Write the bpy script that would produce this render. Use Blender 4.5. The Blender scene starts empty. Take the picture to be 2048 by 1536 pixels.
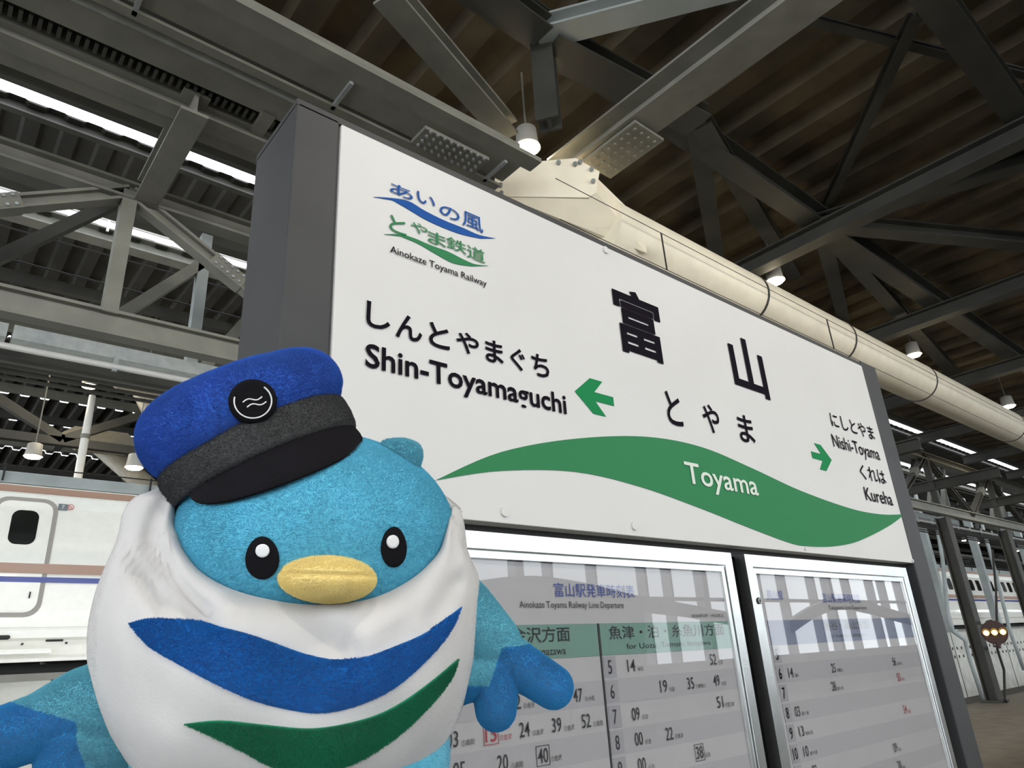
import bpy, bmesh, math, random
import numpy as np
from mathutils import Vector, Matrix
from mathutils.bvhtree import BVHTree
from mathutils.geometry import tessellate_polygon
random.seed(7); np.random.seed(7)
S = bpy.context.scene
COL = S.collection

# ------------------------------------------------------------------ camera, sky, exposure
F = 1392.0
_Z = np.array([-212, 3483, -1392.]); _Z /= np.linalg.norm(_Z)
_X = np.array([1745, -450, -1392.]); _X -= _Z * (_X @ _Z); _X /= np.linalg.norm(_X)
_Y = np.cross(_Z, _X)
R = np.array([_X, _Y, _Z])                 # camera axes -> world
CAM = np.array([0., 0., 1.55])
cd = bpy.data.cameras.new('camera'); cam = bpy.data.objects.new('camera', cd); COL.objects.link(cam)
cd.sensor_width = 36; cd.lens = 36 * F / 2048; cd.clip_start = .02; cd.clip_end = 400
M = Matrix([list(R[i]) + [CAM[i]] for i in range(3)] + [[0, 0, 0, 1]]); cam.matrix_world = M
S.camera = cam
S.view_settings.view_transform = 'Standard'; S.view_settings.look = 'None'
S.view_settings.gamma = 1; S.view_settings.use_curve_mapping = False
S.view_settings.exposure = 0.0
w = bpy.data.worlds.new('sky'); S.world = w; w.use_nodes = True
w.node_tree.nodes['Background'].inputs[0].default_value = (.90, .96, 1.0, 1)
w.node_tree.nodes['Background'].inputs[1].default_value = 3.9
LAMP_W = 260.0      # each platform spotlight

def ray(px, py): return R @ np.array([px - 1024, -(py - 768), -F])
def aty(px, py, y): d = ray(px, py); return CAM + d * (y / d[1])
def atz(px, py, z): d = ray(px, py); return CAM + d * ((z - CAM[2]) / d[2])
def el(deg, y): return CAM[2] + y * math.tan(math.radians(deg))

# ------------------------------------------------------------------ materials
def mat(name, col, rough=.6, metal=0., noise=0., nscale=8., bump=0., bscale=60., sheen=0., spec=.5, emit=None, estr=0., coat=0., col2=None):
    m = bpy.data.materials.new(name); m.use_nodes = True
    nt = m.node_tree; b = nt.nodes['Principled BSDF']
    b.inputs['Base Color'].default_value = (*col, 1); b.inputs['Roughness'].default_value = rough
    b.inputs['Metallic'].default_value = metal; b.inputs['Specular IOR Level'].default_value = spec
    tc = nt.nodes.new('ShaderNodeTexCoord')
    if noise > 0 or col2:
        n = nt.nodes.new('ShaderNodeTexNoise'); n.inputs['Scale'].default_value = nscale; n.inputs['Detail'].default_value = 6
        nt.links.new(tc.outputs['Object'], n.inputs['Vector'])
        r = nt.nodes.new('ShaderNodeValToRGB')
        c2 = col2 or tuple(c * (1 - noise) for c in col); c1 = col if col2 else tuple(min(1, c * (1 + noise)) for c in col)
        r.color_ramp.elements[0].position = .35; r.color_ramp.elements[1].position = .65
        r.color_ramp.elements[0].color = (*c2, 1); r.color_ramp.elements[1].color = (*c1, 1)
        nt.links.new(n.outputs['Fac'], r.inputs['Fac']); nt.links.new(r.outputs['Color'], b.inputs['Base Color'])
    if bump > 0:
        n2 = nt.nodes.new('ShaderNodeTexNoise'); n2.inputs['Scale'].default_value = bscale; n2.inputs['Detail'].default_value = 3
        nt.links.new(tc.outputs['Object'], n2.inputs['Vector'])
        bp = nt.nodes.new('ShaderNodeBump'); bp.inputs['Strength'].default_value = bump; bp.inputs['Distance'].default_value = .01
        nt.links.new(n2.outputs['Fac'], bp.inputs['Height']); nt.links.new(bp.outputs['Normal'], b.inputs['Normal'])
    if sheen: b.inputs['Sheen Weight'].default_value = sheen; b.inputs['Sheen Roughness'].default_value = .4
    if coat: b.inputs['Coat Weight'].default_value = coat; b.inputs['Coat Roughness'].default_value = .08
    if emit: b.inputs['Emission Color'].default_value = (*emit, 1); b.inputs['Emission Strength'].default_value = estr
    return m
MT = dict(
    sign_white=mat('sign_white', (.60, .586, .575), .45, noise=.02, nscale=3, bump=.05, bscale=25),
    sign_grey=mat('sign_grey', (.042, .042, .044), .5, noise=.08, spec=.3),
    black=mat('black_print', (.008, .006, .010), .8, spec=.05),
    green=mat('sign_green', (.030, .19, .075), .6, spec=.15),
    blue=mat('logo_blue', (.015, .08, .30), .6, spec=.1),
    white_print=mat('white_print', (.62, .66, .60), .6, spec=.2),
    arrow=mat('arrow_green', (.010, .20, .065), .6, spec=.1),
    dark=mat('dark_recess', (.015, .014, .014), .7),
    alu=mat('brushed_aluminium', (.72, .74, .73), .28, metal=1., noise=.05, nscale=20, bump=.03, bscale=200),
    paper=mat('poster_paper', (.37, .36, .37), .75, noise=.02),
    paper_band=mat('poster_band', (.325, .315, .33), .75),
    paper_hour=mat('poster_hour_cell', (.275, .27, .29), .75),
    teal=mat('poster_teal', (.13, .235, .20), .7),
    slate=mat('poster_slate', (.13, .15, .22), .7),
    ink=mat('poster_ink', (.02, .022, .025), .7),
    ink_blue=mat('poster_ink_blue', (.03, .06, .26), .7),
    ink_red=mat('poster_ink_red', (.30, .03, .04), .7),
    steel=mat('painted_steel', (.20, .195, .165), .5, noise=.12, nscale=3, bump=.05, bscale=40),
    steel_dark=mat('dark_steel', (.042, .041, .035), .55, noise=.2, nscale=2),
    steel_light=mat('pale_steel', (.36, .39, .38), .5, noise=.1, nscale=2),
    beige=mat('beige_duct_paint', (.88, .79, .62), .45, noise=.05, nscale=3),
    beige_dim=mat('beige_dimmed', (.30, .27, .21), .5, noise=.08),  # the duct beige again, with the far dimness put into the colour
    galv=mat('galvanised', (.42, .45, .45), .45, metal=.6, noise=.1, nscale=10),
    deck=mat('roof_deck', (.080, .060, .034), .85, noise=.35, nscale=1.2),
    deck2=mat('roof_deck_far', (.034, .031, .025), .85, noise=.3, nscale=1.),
    concrete=mat('concrete', (.55, .54, .49), .85, noise=.12, nscale=2.5, bump=.3, bscale=20),
    floor=mat('platform_paving', (.14, .12, .09), .7, noise=.15, nscale=3),
    ballast=mat('track_bed', (.06, .048, .038), .95, noise=.4, nscale=6),
    ivory=mat('train_ivory', (.86, .84, .77), .25, coat=.5, noise=.02),
    copper=mat('train_copper', (.43, .27, .20), .3, coat=.3),
    tblue=mat('train_blue', (.02, .04, .26), .3, coat=.3),
    door_frame=mat('door_seal_grey', (.33, .30, .27), .5),
    glass_dark=mat('dark_window_glass', (.012, .013, .012), .08),
    grey_print=mat('grey_print', (.16, .18, .20), .5),
    red_print=mat('red_print', (.5, .10, .09), .5),
    white_pole=mat('white_pole', (.72, .71, .68), .4),
    lamp_on=mat('lamp_lens', (1, 1, 1), .4, emit=(1.0, .86, .62), estr=60),
    lamp_amber=mat('amber_lens', (1, .7, .2), .4, emit=(1.0, .62, .13), estr=7),
    lamp_body=mat('lamp_body', (.45, .43, .39), .5),
    maroon=mat('maroon_housing', (.05, .022, .018), .6),
    cable=mat('black_cable', (.012, .011, .01), .6),
    frame_white=mat('facade_frame', (.32, .33, .34), .5),
    plush_blue=mat('plush_light_blue', (.115, .46, .62), .95, noise=.06, nscale=40, bump=.12, bscale=900, sheen=.35, spec=.1),
    plush_teal=mat('plush_pale_teal', (.14, .45, .56), .95, noise=.08, nscale=40, bump=.12, bscale=900, sheen=.35, spec=.1),
    plush_tip=mat('plush_mid_blue', (.036, .28, .58), .95, noise=.08, nscale=40, bump=.12, bscale=900, sheen=.3, spec=.1),
    scarf_white=mat('scarf_white', (.57, .55, .545), .95, noise=.03, nscale=30, bump=.08, bscale=700, sheen=.3, spec=.1),
    scarf_blue=mat('scarf_blue', (.010, .165, .50), .95, noise=.06, nscale=40, bump=.1, bscale=700, sheen=.2, spec=.1),
    scarf_green=mat('scarf_green', (.012, .21, .105), .95, noise=.06, nscale=40, bump=.1, bscale=700, sheen=.2, spec=.1),
    cap_blue=mat('cap_blue', (.032, .115, .47), .95, noise=.14, nscale=30, bump=.15, bscale=800, sheen=.3, spec=.1),
    cap_grey=mat('cap_grey', (.066, .066, .067), .95, noise=.08, nscale=50, bump=.3, bscale=900, sheen=.1, spec=.1),
    felt_black=mat('felt_black', (.008, .007, .009), .95, noise=.1, nscale=50, bump=.2, bscale=900, spec=.1),
    beak=mat('beak_yellow', (.97, .80, .36), .95, noise=.06, nscale=60, bump=.3, bscale=900, sheen=.3, spec=.1),
    thread=mat('white_thread', (.75, .75, .75), .8),
)
g = bpy.data.materials.new('pane_glass'); g.use_nodes = True; nt = g.node_tree; nt.nodes.clear()
o_ = nt.nodes.new('ShaderNodeOutputMaterial'); mx = nt.nodes.new('ShaderNodeMixShader'); tr = nt.nodes.new('ShaderNodeBsdfTransparent')
gl = nt.nodes.new('ShaderNodeBsdfGlossy'); gl.inputs['Roughness'].default_value = .012; ge = nt.nodes.new('ShaderNodeNewGeometry')
def _m(op, a, b=None):
    n_ = nt.nodes.new('ShaderNodeMath'); n_.operation = op
    for i_, v_ in enumerate((a, b)):
        if v_ is None: continue
        if isinstance(v_, (int, float)): n_.inputs[i_].default_value = v_
        else: nt.links.new(v_, n_.inputs[i_])
    return n_.outputs[0]
dt = nt.nodes.new('ShaderNodeVectorMath'); dt.operation = 'DOT_PRODUCT'
nt.links.new(ge.outputs['Incoming'], dt.inputs[0]); nt.links.new(ge.outputs['Normal'], dt.inputs[1])
fr_out = _m('ADD', _m('MULTIPLY', _m('POWER', _m('SUBTRACT', 1.0, _m('ABSOLUTE', dt.outputs['Value'])), 5.0), .957), .043)   # Schlick reflectance of plate glass
nt.links.new(fr_out, mx.inputs[0]); nt.links.new(tr.outputs[0], mx.inputs[1]); nt.links.new(gl.outputs[0], mx.inputs[2]); nt.links.new(mx.outputs[0], o_.inputs[0])
MT['glass'] = g

# ------------------------------------------------------------------ helpers
def obj(name, me, m=None, parent=None, smooth=False):
    o = bpy.data.objects.new(name, me); COL.objects.link(o)
    if m is not None: me.materials.append(MT[m] if isinstance(m, str) else m)
    if smooth:
        for p in me.polygons: p.use_smooth = True
    if parent is not None:
        o.parent = parent; o.matrix_parent_inverse = Matrix.Translation(-Vector(parent.location))
    return o
def thing(name, label, cat, loc, group=None):
    o = bpy.data.objects.new(name, None); o.empty_display_size = .1; COL.objects.link(o)
    o.location = Vector([float(v) for v in loc]); o['label'] = label; o['category'] = cat
    if group: o['group'] = group
    return o
def tag(o, label, cat, group=None):
    o['label'] = label; o['category'] = cat
    if group: o['group'] = group
    return o
def struct(o): o['kind'] = 'structure'; return o
class MB:
    def __init__(s): s.v = []; s.f = []
    def add(s, vs, fs):
        n = len(s.v); s.v += [tuple(float(c) for c in v) for v in vs]; s.f += [tuple(i + n for i in f) for f in fs]; return s
    def box(s, a, b):
        x0, y0, z0 = a; x1, y1, z1 = b
        return s.add([(x0, y0, z0), (x1, y0, z0), (x1, y1, z0), (x0, y1, z0), (x0, y0, z1), (x1, y0, z1), (x1, y1, z1), (x0, y1, z1)],
                     [(0, 3, 2, 1), (4, 5, 6, 7), (0, 1, 5, 4), (1, 2, 6, 5), (2, 3, 7, 6), (3, 0, 4, 7)])
    def sweep(s, p, q, prof, up=(0, 0, 1)):
        """closed 2-D profile (side, up) swept from p to q"""
        p, q = Vector(p), Vector(q); d = (q - p).normalized(); u = Vector(up)
        sd = d.cross(u)
        if sd.length < .05: sd = d.cross(Vector((1, 0, 0)))
        sd.normalize(); u = sd.cross(d); n = len(prof)
        vs = [p + sd * a + u * b for a, b in prof] + [q + sd * a + u * b for a, b in prof]
        return s.add(vs, [(i, (i + 1) % n, n + (i + 1) % n, n + i) for i in range(n)] + [tuple(range(n - 1, -1, -1)), tuple(range(n, 2 * n))])
    def bar(s, p, q, w_, h, up=(0, 0, 1)):
        w_, h = w_ / 2, h / 2; return s.sweep(p, q, [(-w_, -h), (w_, -h), (w_, h), (-w_, h)], up)
    def ibeam(s, p, q, w_, h, up=(0, 0, 1), t=.03):
        a, b = w_ / 2, h / 2
        return s.sweep(p, q, [(-a, -b), (a, -b), (a, -b + t), (t / 2, -b + t), (t / 2, b - t), (a, b - t), (a, b), (-a, b), (-a, b - t), (-t / 2, b - t), (-t / 2, -b + t), (-a, -b + t)], up)
    def tube(s, pts, r, n=12, caps=True):
        rs = r if isinstance(r, (list, tuple)) else [r] * len(pts)
        P = [Vector([float(c) for c in p]) for p in pts]; base = len(s.v); prev = None
        for i, p in enumerate(P):
            d = (P[min(i + 1, len(P) - 1)] - P[max(i - 1, 0)]).normalized()
            if prev is None:
                a = d.cross(Vector((0, 0, 1)));  a = a if a.length > .1 else d.cross(Vector((1, 0, 0)))
            else: a = prev - d * prev.dot(d)
            a.normalize(); prev = a; b = d.cross(a)
            for k in range(n):
                t = 2 * math.pi * k / n; s.v.append(tuple(p + (a * math.cos(t) + b * math.sin(t)) * rs[i]))
        for i in range(len(P) - 1):
            for k in range(n):
                s.f.append((base + i * n + k, base + i * n + (k + 1) % n, base + (i + 1) * n + (k + 1) % n, base + (i + 1) * n + k))
        if caps: s.f += [tuple(base + k for k in range(n - 1, -1, -1)), tuple(base + (len(P) - 1) * n + k for k in range(n))]
        return s
    def mesh(s, name='mesh'):
        me = bpy.data.meshes.new(name); me.from_pydata(s.v, [], s.f); me.update()
        bm = bmesh.new(); bm.from_mesh(me); bmesh.ops.recalc_face_normals(bm, faces=bm.faces); bm.to_mesh(me); bm.free()
        return me
    def build(s, name, m, parent=None, smooth=False, bevel=0):
        me = s.mesh(name)
        if bevel:
            bm = bmesh.new(); bm.from_mesh(me)
            bmesh.ops.bevel(bm, geom=bm.edges[:], offset=bevel, segments=2, affect='EDGES', profile=.6); bm.to_mesh(me); bm.free()
        o = obj(name, me, m, parent)
        if smooth:
            for p in me.polygons: p.use_smooth = len(p.vertices) <= 4
        return o
def prism_xz(pts, y0, y1):
    """polygon in the XZ plane with thickness from y0 to y1"""
    n = len(pts); mb = MB()
    tris = tessellate_polygon([[Vector((a, b, 0)) for a, b in pts]])
    vs = [(a, y0, b) for a, b in pts] + [(a, y1, b) for a, b in pts]
    fs = [tuple(t) for t in tris] + [tuple(i + n for i in t) for t in tris] + [(i, (i + 1) % n, n + (i + 1) % n, n + i) for i in range(n)]
    return mb.add(vs, fs)
def smooth_curve(pts, k=6, closed=False):
    P = [np.array(p, float) for p in pts]; n = len(P); out = []
    for i in range(n if closed else n - 1):
        p0 = P[(i - 1) % n] if closed or i > 0 else P[0]; p1 = P[i]; p2 = P[(i + 1) % n]; p3 = P[(i + 2) % n] if closed or i + 2 < n else P[-1]
        for j in range(k):
            t = j / k; out.append(.5 * ((2 * p1) + (-p0 + p2) * t + (2 * p0 - 5 * p1 + 4 * p2 - p3) * t * t + (-p0 + 3 * p1 - 3 * p2 + p3) * t ** 3))
    if not closed: out.append(P[-1])
    return out
DG = []
def text_arrays(s, bold=0.):
    cu = bpy.data.curves.new('t', 'FONT'); cu.body = s; cu.offset = bold; cu.resolution_u = 3
    o = bpy.data.objects.new('t', cu); COL.objects.link(o)
    dg = bpy.context.evaluated_depsgraph_get(); dg.update()
    me = bpy.data.meshes.new_from_object(o.evaluated_get(dg))
    v = np.array([tuple(x.co[:2]) for x in me.vertices]); f = [tuple(p.vertices) for p in me.polygons]
    bpy.data.objects.remove(o); bpy.data.meshes.remove(me); bpy.data.curves.remove(cu)
    return v, f
_tc = {}
def add_text(mb, s, x0, z0, x1, z1, y, bold=0.):
    if (s, bold) not in _tc: _tc[(s, bold)] = text_arrays(s, bold)
    v, f = _tc[(s, bold)]
    lo, hi = v.min(0), v.max(0); k = (v - lo) / np.maximum(hi - lo, 1e-6)
    mb.add([(x0 + a * (x1 - x0), y, z0 + b * (z1 - z0)) for a, b in k], f)
def ptext(mb, s, tl, br, y, yp=1.0, bold=0.):
    a = aty(*tl, yp); b = aty(*br, yp); add_text(mb, s, a[0], b[2], b[0], a[2], y, bold)
def box_outline(mb, x0, z0, x1, z1, y, t):
    for a in ((x0, z0, x1, z0 + t), (x0, z1 - t, x1, z1), (x0, z0, x0 + t, z1), (x1 - t, z0, x1, z1)):
        mb.box((a[0], y, a[1]), (a[2], y + .0005, a[3]))

# ------------------------------------------------------------------ large structure
XL, XR = -14., 95.
def corrugated(x0, x1, y0, y1, z, per=.85, dep=.15):
    mb = MB(); prof = []; x = x0
    while x < x1:
        prof += [(x, z), (x + per * .40, z), (x + per * .5, z + dep), (x + per * .9, z + dep)]; x += per
    n = len(prof)
    vs = [(a, y0, b) for a, b in prof] + [(a, y1, b) for a, b in prof]
    return mb.add(vs, [(i, i + 1, n + i + 1, n + i) for i in range(n - 1)])
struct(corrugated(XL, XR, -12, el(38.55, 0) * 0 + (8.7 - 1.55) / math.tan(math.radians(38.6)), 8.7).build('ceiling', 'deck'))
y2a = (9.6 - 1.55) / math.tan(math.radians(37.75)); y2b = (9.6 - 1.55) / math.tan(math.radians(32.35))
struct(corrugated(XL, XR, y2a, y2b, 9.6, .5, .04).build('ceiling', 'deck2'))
y3a = (9.6 - 1.55) / math.tan(math.radians(31.2))
gaps = [19.5, 23.5, 26., 29.5, 33., 37.]
ys = [y3a] + [v for g_ in gaps for v in (g_, g_ + .10)] + [46.]
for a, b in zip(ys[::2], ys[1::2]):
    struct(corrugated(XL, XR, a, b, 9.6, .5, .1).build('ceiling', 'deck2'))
struct(MB().box((XL, -12.5, -.25), (XR, 7.1, 0)).build('floor', 'floor'))
struct(MB().box((XL, 7.1, -1.3), (XR, 46, -1.1)).build('floor', 'ballast'))
struct(MB().box((XL, -30, -1.3), (XR, -12.5, -1.1)).build('floor', 'ballast'))
# concrete parapet of the raised railway across the tracks, with its form-tie holes
wf = struct(MB().box((XL, 13.4, -1.1), (XR, 13.7, 1.78)).build('wall_far', 'concrete'))
hol = MB()
for i in range(0, 130):
    for zz in (.62, .98):
        x = 18 + i * .55
        if x < XR: hol.box((x - .06, 13.385, zz - .06), (x + .06, 13.402, zz + .06))
ho = hol.build('tie_hole', 'dark', wf); ho['kind'] = 'stuff'
rl = MB().box((XL, 13.36, 1.70), (XR, 13.40, 1.80)); rl.build('coping', 'steel', wf)
for i in range(12):   # joints between the wall panels
    MB().box((2 + i * 7.2, 13.388, -1.1), (2.05 + i * 7.2, 13.402, 1.7)).build('joint', 'dark', wf)
struct(MB().box((XL, 46, -1.1), (XR, 46.3, 9.7)).build('wall_rear', 'steel_dark'))
struct(MB().box((XR, -12.5, -1.1), (XR + .3, 46, 9.7)).build('wall_right', 'steel_dark'))
# glazed station wall behind the camera: mullions and transoms with open sky behind, reflected in the timetable panes
wb = struct(MB().box((XL, -12.3, -.2), (XR, -12., 1.25)).build('wall_back', 'frame_white'))
for i in range(64):
    x = XL + i * 1.7 + (.5 if i % 3 == 0 else 0)
    MB().box((x, -12.35, 1.25), (x + (.26 if i % 5 == 0 else .10), -12., 8.7)).build('mullion', 'frame_white', wb)
for z in (3.05, 5.2, 7.0): MB().box((XL, -12.3, z), (XR, -12.05, z + .10)).build('transom', 'frame_white', wb)
top = smooth_curve([(8.6, 3.0), (10., 3.32), (11.8, 3.5), (13.6, 3.38), (15.4, 3.12), (18., 2.85), (22., 2.4)], 5)
low = [(22., 2.05), (18., 2.5), (15.9, 2.65), (15.7, .2), (8.6, .2)]
tag(prism_xz([tuple(p) for p in top] + low, -11.4, -11.2).build('arched_canopy', 'frame_white'), 'grey arched canopy end in front of the glazed wall, seen mirrored in the timetable glass', 'canopy')
top = smooth_curve([(23.5, 2.3), (25.5, 2.85), (27.5, 3.1), (30., 2.95), (33.5, 2.5), (37, 2.2)], 5); low = smooth_curve([(37, 1.8), (33.5, 2.1), (30., 2.55), (27.5, 2.7), (25.5, 2.45), (23.5, 1.9)], 5)
tag(prism_xz([tuple(p) for p in top] + [tuple(p) for p in low], -11.4, -11.2).build('arched_canopy', 'frame_white'), 'second grey arched canopy edge, mirrored in the right-hand timetable glass', 'canopy')

# ------------------------------------------------------------------ overhead cable housing above the sign
Y1 = 4.5
zb = el(46., Y1)    # soffit height
t = thing('cable_housing', 'long grey overhead cable housing running above the station sign', 'housing', (0, Y1, zb))
X0, X1 = XL, 3.95
def ysof(e): return (zb - 1.55) / math.tan(math.radians(e))
MB().box((X0, Y1 - .62, el(49.6, Y1 - .62) - .05), (X1, Y1 - .45, el(49.6, Y1 - .62))).build('top_flange', 'steel', t)
MB().box((X0, ysof(48.2), zb), (X1, ysof(46.15), zb + .28)).build('box_beam', 'steel', t)
MB().box((X0, ysof(46.1), zb + .08), (X1, ysof(45.95), zb + .28)).build('slot_shade', 'dark', t)  # black strip standing in for the shade in the open slot
MB().box((X0, ysof(45.9), zb - .03), (X1, ysof(45.35), zb)).build('edge_lip', 'steel', t)
MB().tube([(X0, ysof(44.95), zb + .02), (X1, ysof(44.95), zb + .02)], .055, 10).build('conduit', 'galv', t, True)
MB().box((X0, ysof(44.6), zb), (X1, ysof(43.), zb + .12)).build('soffit_panel', 'steel', t)
MB().box((X0, ysof(42.95), zb + .08), (X1, ysof(41.85), zb + .12)).build('slot_back', 'dark', t)
rb = MB(); x = -1.0
while x < 2.05: rb.box((x, ysof(42.75), zb + .01), (x + .028, ysof(42.1), zb + .075)); x += .062
r_ = rb.build('cable_chain', 'steel_dark', t); r_['kind'] = 'stuff'
MB().box((X0, ysof(41.8), zb), (X1, ysof(41.5), zb + .12)).build('soffit_panel', 'steel', t)
MB().box((X0, ysof(41.45), zb - .05), (X1, ysof(40.45), zb - .0)).build('soffit_panel', 'steel', t)
MB().ibeam((X0, ysof(40.05) + .02, zb + .15), (X1, ysof(40.05) + .02, zb + .15), .17, .36).build('edge_beam', 'steel', t)
for px in (200, 590, 700):
    p = aty(px, 0, 1)  # hanger straps across the housing
for x in (.45, 2.05, 3.75):
    MB().box((x, ysof(48.0), zb - .03), (x + .035, ysof(45.6), zb)).build('strap', 'galv', t)
for x in (1.6, 2.35): MB().box((x, ysof(43.2), zb - .02), (x + .12, ysof(40.4), zb + .1)).build('cross_plate', 'steel', t)
# bolted splice plate
sp = MB().box((2.85, ysof(47.6), zb - .045), (3.60, ysof(46.0), zb - .005)).build('splice_plate', 'steel', t)
bo = MB()
for i in range(9):
    for j in range(4):
        x = 2.91 + i * .078; y = ysof(47.6) + j * (ysof(46.2) - ysof(47.6)) / 3
        bo.tube([(x, y, zb - .045), (x, y, zb - .07)], .016, 6)
b_ = bo.build('bolt', 'galv', sp); b_['kind'] = 'stuff'

# ------------------------------------------------------------------ big beige round duct with its octagonal end plate
YT = 4.4; zc = el(46.1, YT); rt = .365
t = thing('round_duct', 'fat beige round duct running away above the top edge of the station sign', 'duct', (5.2, YT, zc))
gp = aty(1165, 430, YT)
MB().tube([(5.3, YT, zc), (9, YT, zc), (9.02, YT, zc), (60, YT, zc)], [rt, rt, rt, rt], 32).build('tube', 'beige', t, True)
for x in (8.3, 10.9, 14.2, 19.5, 27): MB().tube([(x, YT, zc), (x + .035, YT, zc)], rt + .012, 32).build('clamp_band', 'steel_dark', t, True)
# octagonal plate seen square on, tapering box under it
def camdir(): 
    f_ = -R[:, 2]; f_ = Vector((f_[0], f_[1], 0)).normalized(); return f_
fw = camdir(); sd = fw.cross(Vector((0, 0, 1))).normalized()
def P3(px, py, depth):  # point at given camera depth
    return Vector(CAM + ray(px, py) * depth / F)
oct_px = [(990, 352), (1040, 326), (1152, 316), (1199, 343), (1193, 384), (1178, 395), (1004, 393), (988, 383)]
D = 4.95
dd = float((aty(1095, 355, YT) - CAM) @ (-R[:, 2]))
mb = MB(); fr_ = [P3(*p, dd) for p in oct_px]
zref = sum((p.z for p in fr_)) / 8
bk = [p + fw * .10 for p in fr_]
n = 8; mb.add(fr_ + bk, [tuple(range(n)), tuple(range(2 * n - 1, n - 1, -1))] + [(i, (i + 1) % n, n + (i + 1) % n, n + i) for i in range(n)])
op = mb.build('end_plate', 'beige', t)
bo = MB()
for p in [(1001, 372), (1003, 388), (1018, 347), (1062, 333), (1117, 327), (1160, 326), (1183, 340), (1186, 364), (1030, 335), (1150, 330)]:
    c = P3(p[0], p[1], dd); bo.tube([c + fw * .02, c - fw * .035], .025, 6)
b_ = bo.build('bolt', 'galv', op); b_['kind'] = 'stuff'
a, b, c_, d_ = P3(1000, 390, dd), P3(1194, 386, dd), P3(1150, 432, dd + .45), P3(1050, 450, dd + .45)
e_ = [a, b, Vector((5.75, YT - .3, zc - rt + .04)), Vector((5.6, YT + .3, zc - .12))]
up = Vector((0, 0, .42)); mb = MB()
mb.add(e_ + [a + up * .55, b + up * .55, e_[2] + up, e_[3] + up], [(0, 1, 2, 3), (4, 7, 6, 5), (0, 4, 5, 1), (1, 5, 6, 2), (2, 6, 7, 3), (3, 7, 4, 0)])
mb.build('flared_box', 'beige', t)
# thin black cable with droppers along the duct
t = thing('trolley_wire', 'pair of thin black wires with droppers strung in front of the beige duct', 'wire', (6, 3.6, 5))
for e in (48.6, 45.3):
    MB().tube([(4.2, YT - .45, el(e, YT - .45)), (40, YT - .45, el(e, YT - .45))], .0045, 5).build('wire', 'cable', t)
for px, py in ((1330, 515), (1660, 665)):
    x = aty(px, py, YT - .45)[0]; MB().tube([(x, YT - .45, el(48.6, YT - .45)), (x, YT - .45, el(45.3, YT - .45))], .010, 6).build('dropper', 'cable', t)

# ------------------------------------------------------------------ row truss over the platform edge
YR = 6.7; ZT, ZB = 6.1, 4.62; PITCH = 4.9
dk_ = lambda k: 'steel_dark' if k >= 2 else 'steel'  # shade painted in: members farther along take the darker steel
t = thing('row_truss', 'long grey steel truss above the platform edge with posts and bolted diagonals', 'truss', (0, YR, ZB))
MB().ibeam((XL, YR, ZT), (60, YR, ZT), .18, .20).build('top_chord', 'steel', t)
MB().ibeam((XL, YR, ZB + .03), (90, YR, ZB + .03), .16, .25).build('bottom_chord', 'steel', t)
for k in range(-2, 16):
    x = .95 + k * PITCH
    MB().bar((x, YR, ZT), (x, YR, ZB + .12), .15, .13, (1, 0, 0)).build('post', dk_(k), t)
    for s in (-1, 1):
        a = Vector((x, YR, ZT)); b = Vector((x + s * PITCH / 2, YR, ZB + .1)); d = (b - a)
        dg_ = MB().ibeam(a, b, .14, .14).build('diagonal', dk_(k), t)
        if k in (0, 4, 5):
            m_ = a + d * .42; bm_ = MB(); n_ = Vector((0, -1, 0))
            for i_ in range(5):
                for j_ in (-1, 1): c_ = a + d * (.36 + i_ * .025) + Vector((0, 0, 1)).cross(n_) * 0 + d.normalized().cross(n_) * .045 * j_; bm_.tube([c_ + n_ * .07, c_ + n_ * .10], .016, 6)
            q = MB().bar(a + d * .34, a + d * .48, .155, .155).build('splice', 'steel', dg_)
            b_ = bm_.build('bolt', 'galv', dg_); b_['kind'] = 'stuff'
    if k in (3, 4, 5, 6, 7): MB().ibeam((x, 5.1, 5.3), (x, 8.3, 5.3), .2, .26).build('cross_beam', 'steel_dark', t)
    if k < 3:
        MB().ibeam((x + .14, Y1 + .6, ZT + .02), (x + .14, YR - .1, ZT + .02), .22, .24).build('cross_beam', 'steel', t)
# second truss over the far side of the track
t = thing('far_truss', 'shaded steel truss further out over the tracks, behind the row truss', 'truss', (0, 9.6, 5.4))
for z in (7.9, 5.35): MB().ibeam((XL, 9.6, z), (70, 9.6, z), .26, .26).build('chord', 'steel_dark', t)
for k in range(-1, 9):
    x = 2.45 + k * 6.8
    for dx in (0, .85): MB().bar((x + dx, 9.6, 7.9), (x + dx, 9.6, 5.35), .15, .15, (1, 0, 0)).build('post', 'steel_light', t)
    MB().bar((x, 9.6, 5.35), (x + 1.5, 9.6, 7.9), .17, .15).build('diagonal', 'steel', t)
    MB().bar((x - 1.0, 9.6, 6.1), (x, 9.6, 7.3), .15, .15).build('diagonal', 'steel', t)
    MB().bar((x + 3.4, 9.6, 5.35), (x + 5.6, 9.6, 7.9), .15, .15).build('diagonal', 'steel_dark', t)
# beams under the roof edges, each a thing of its own
def xbeam(name, label, y, e_top, e_bot, m='steel_dark', w_=.3, x1=70):
    zt, z0 = el(e_top, y), el(e_bot, y)
    o = MB().ibeam((XL, y, (zt + z0) / 2), (x1, y, (zt + z0) / 2), w_, zt - z0).build(name, m)
    return tag(o, label, 'beam')
xbeam('roof_edge_beam', 'dark steel beam just below the bright slit in the roof', 10.55, 37.7, 36.9, 'steel_dark', .12)
xbeam('roof_edge_beam', 'dark steel beam just above the bright slit in the roof', 8.5, 39.5, 38.65, 'steel_dark', .1)
xbeam('roof_edge_beam', 'dark eaves beam on the near side of the wide bright roof gap', 12.4, 33.0, 32.35)
xbeam('roof_edge_beam', 'grey eaves beam along the far side of the wide bright roof gap', 13.4, 31.2, 30.3, 'steel')
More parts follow.
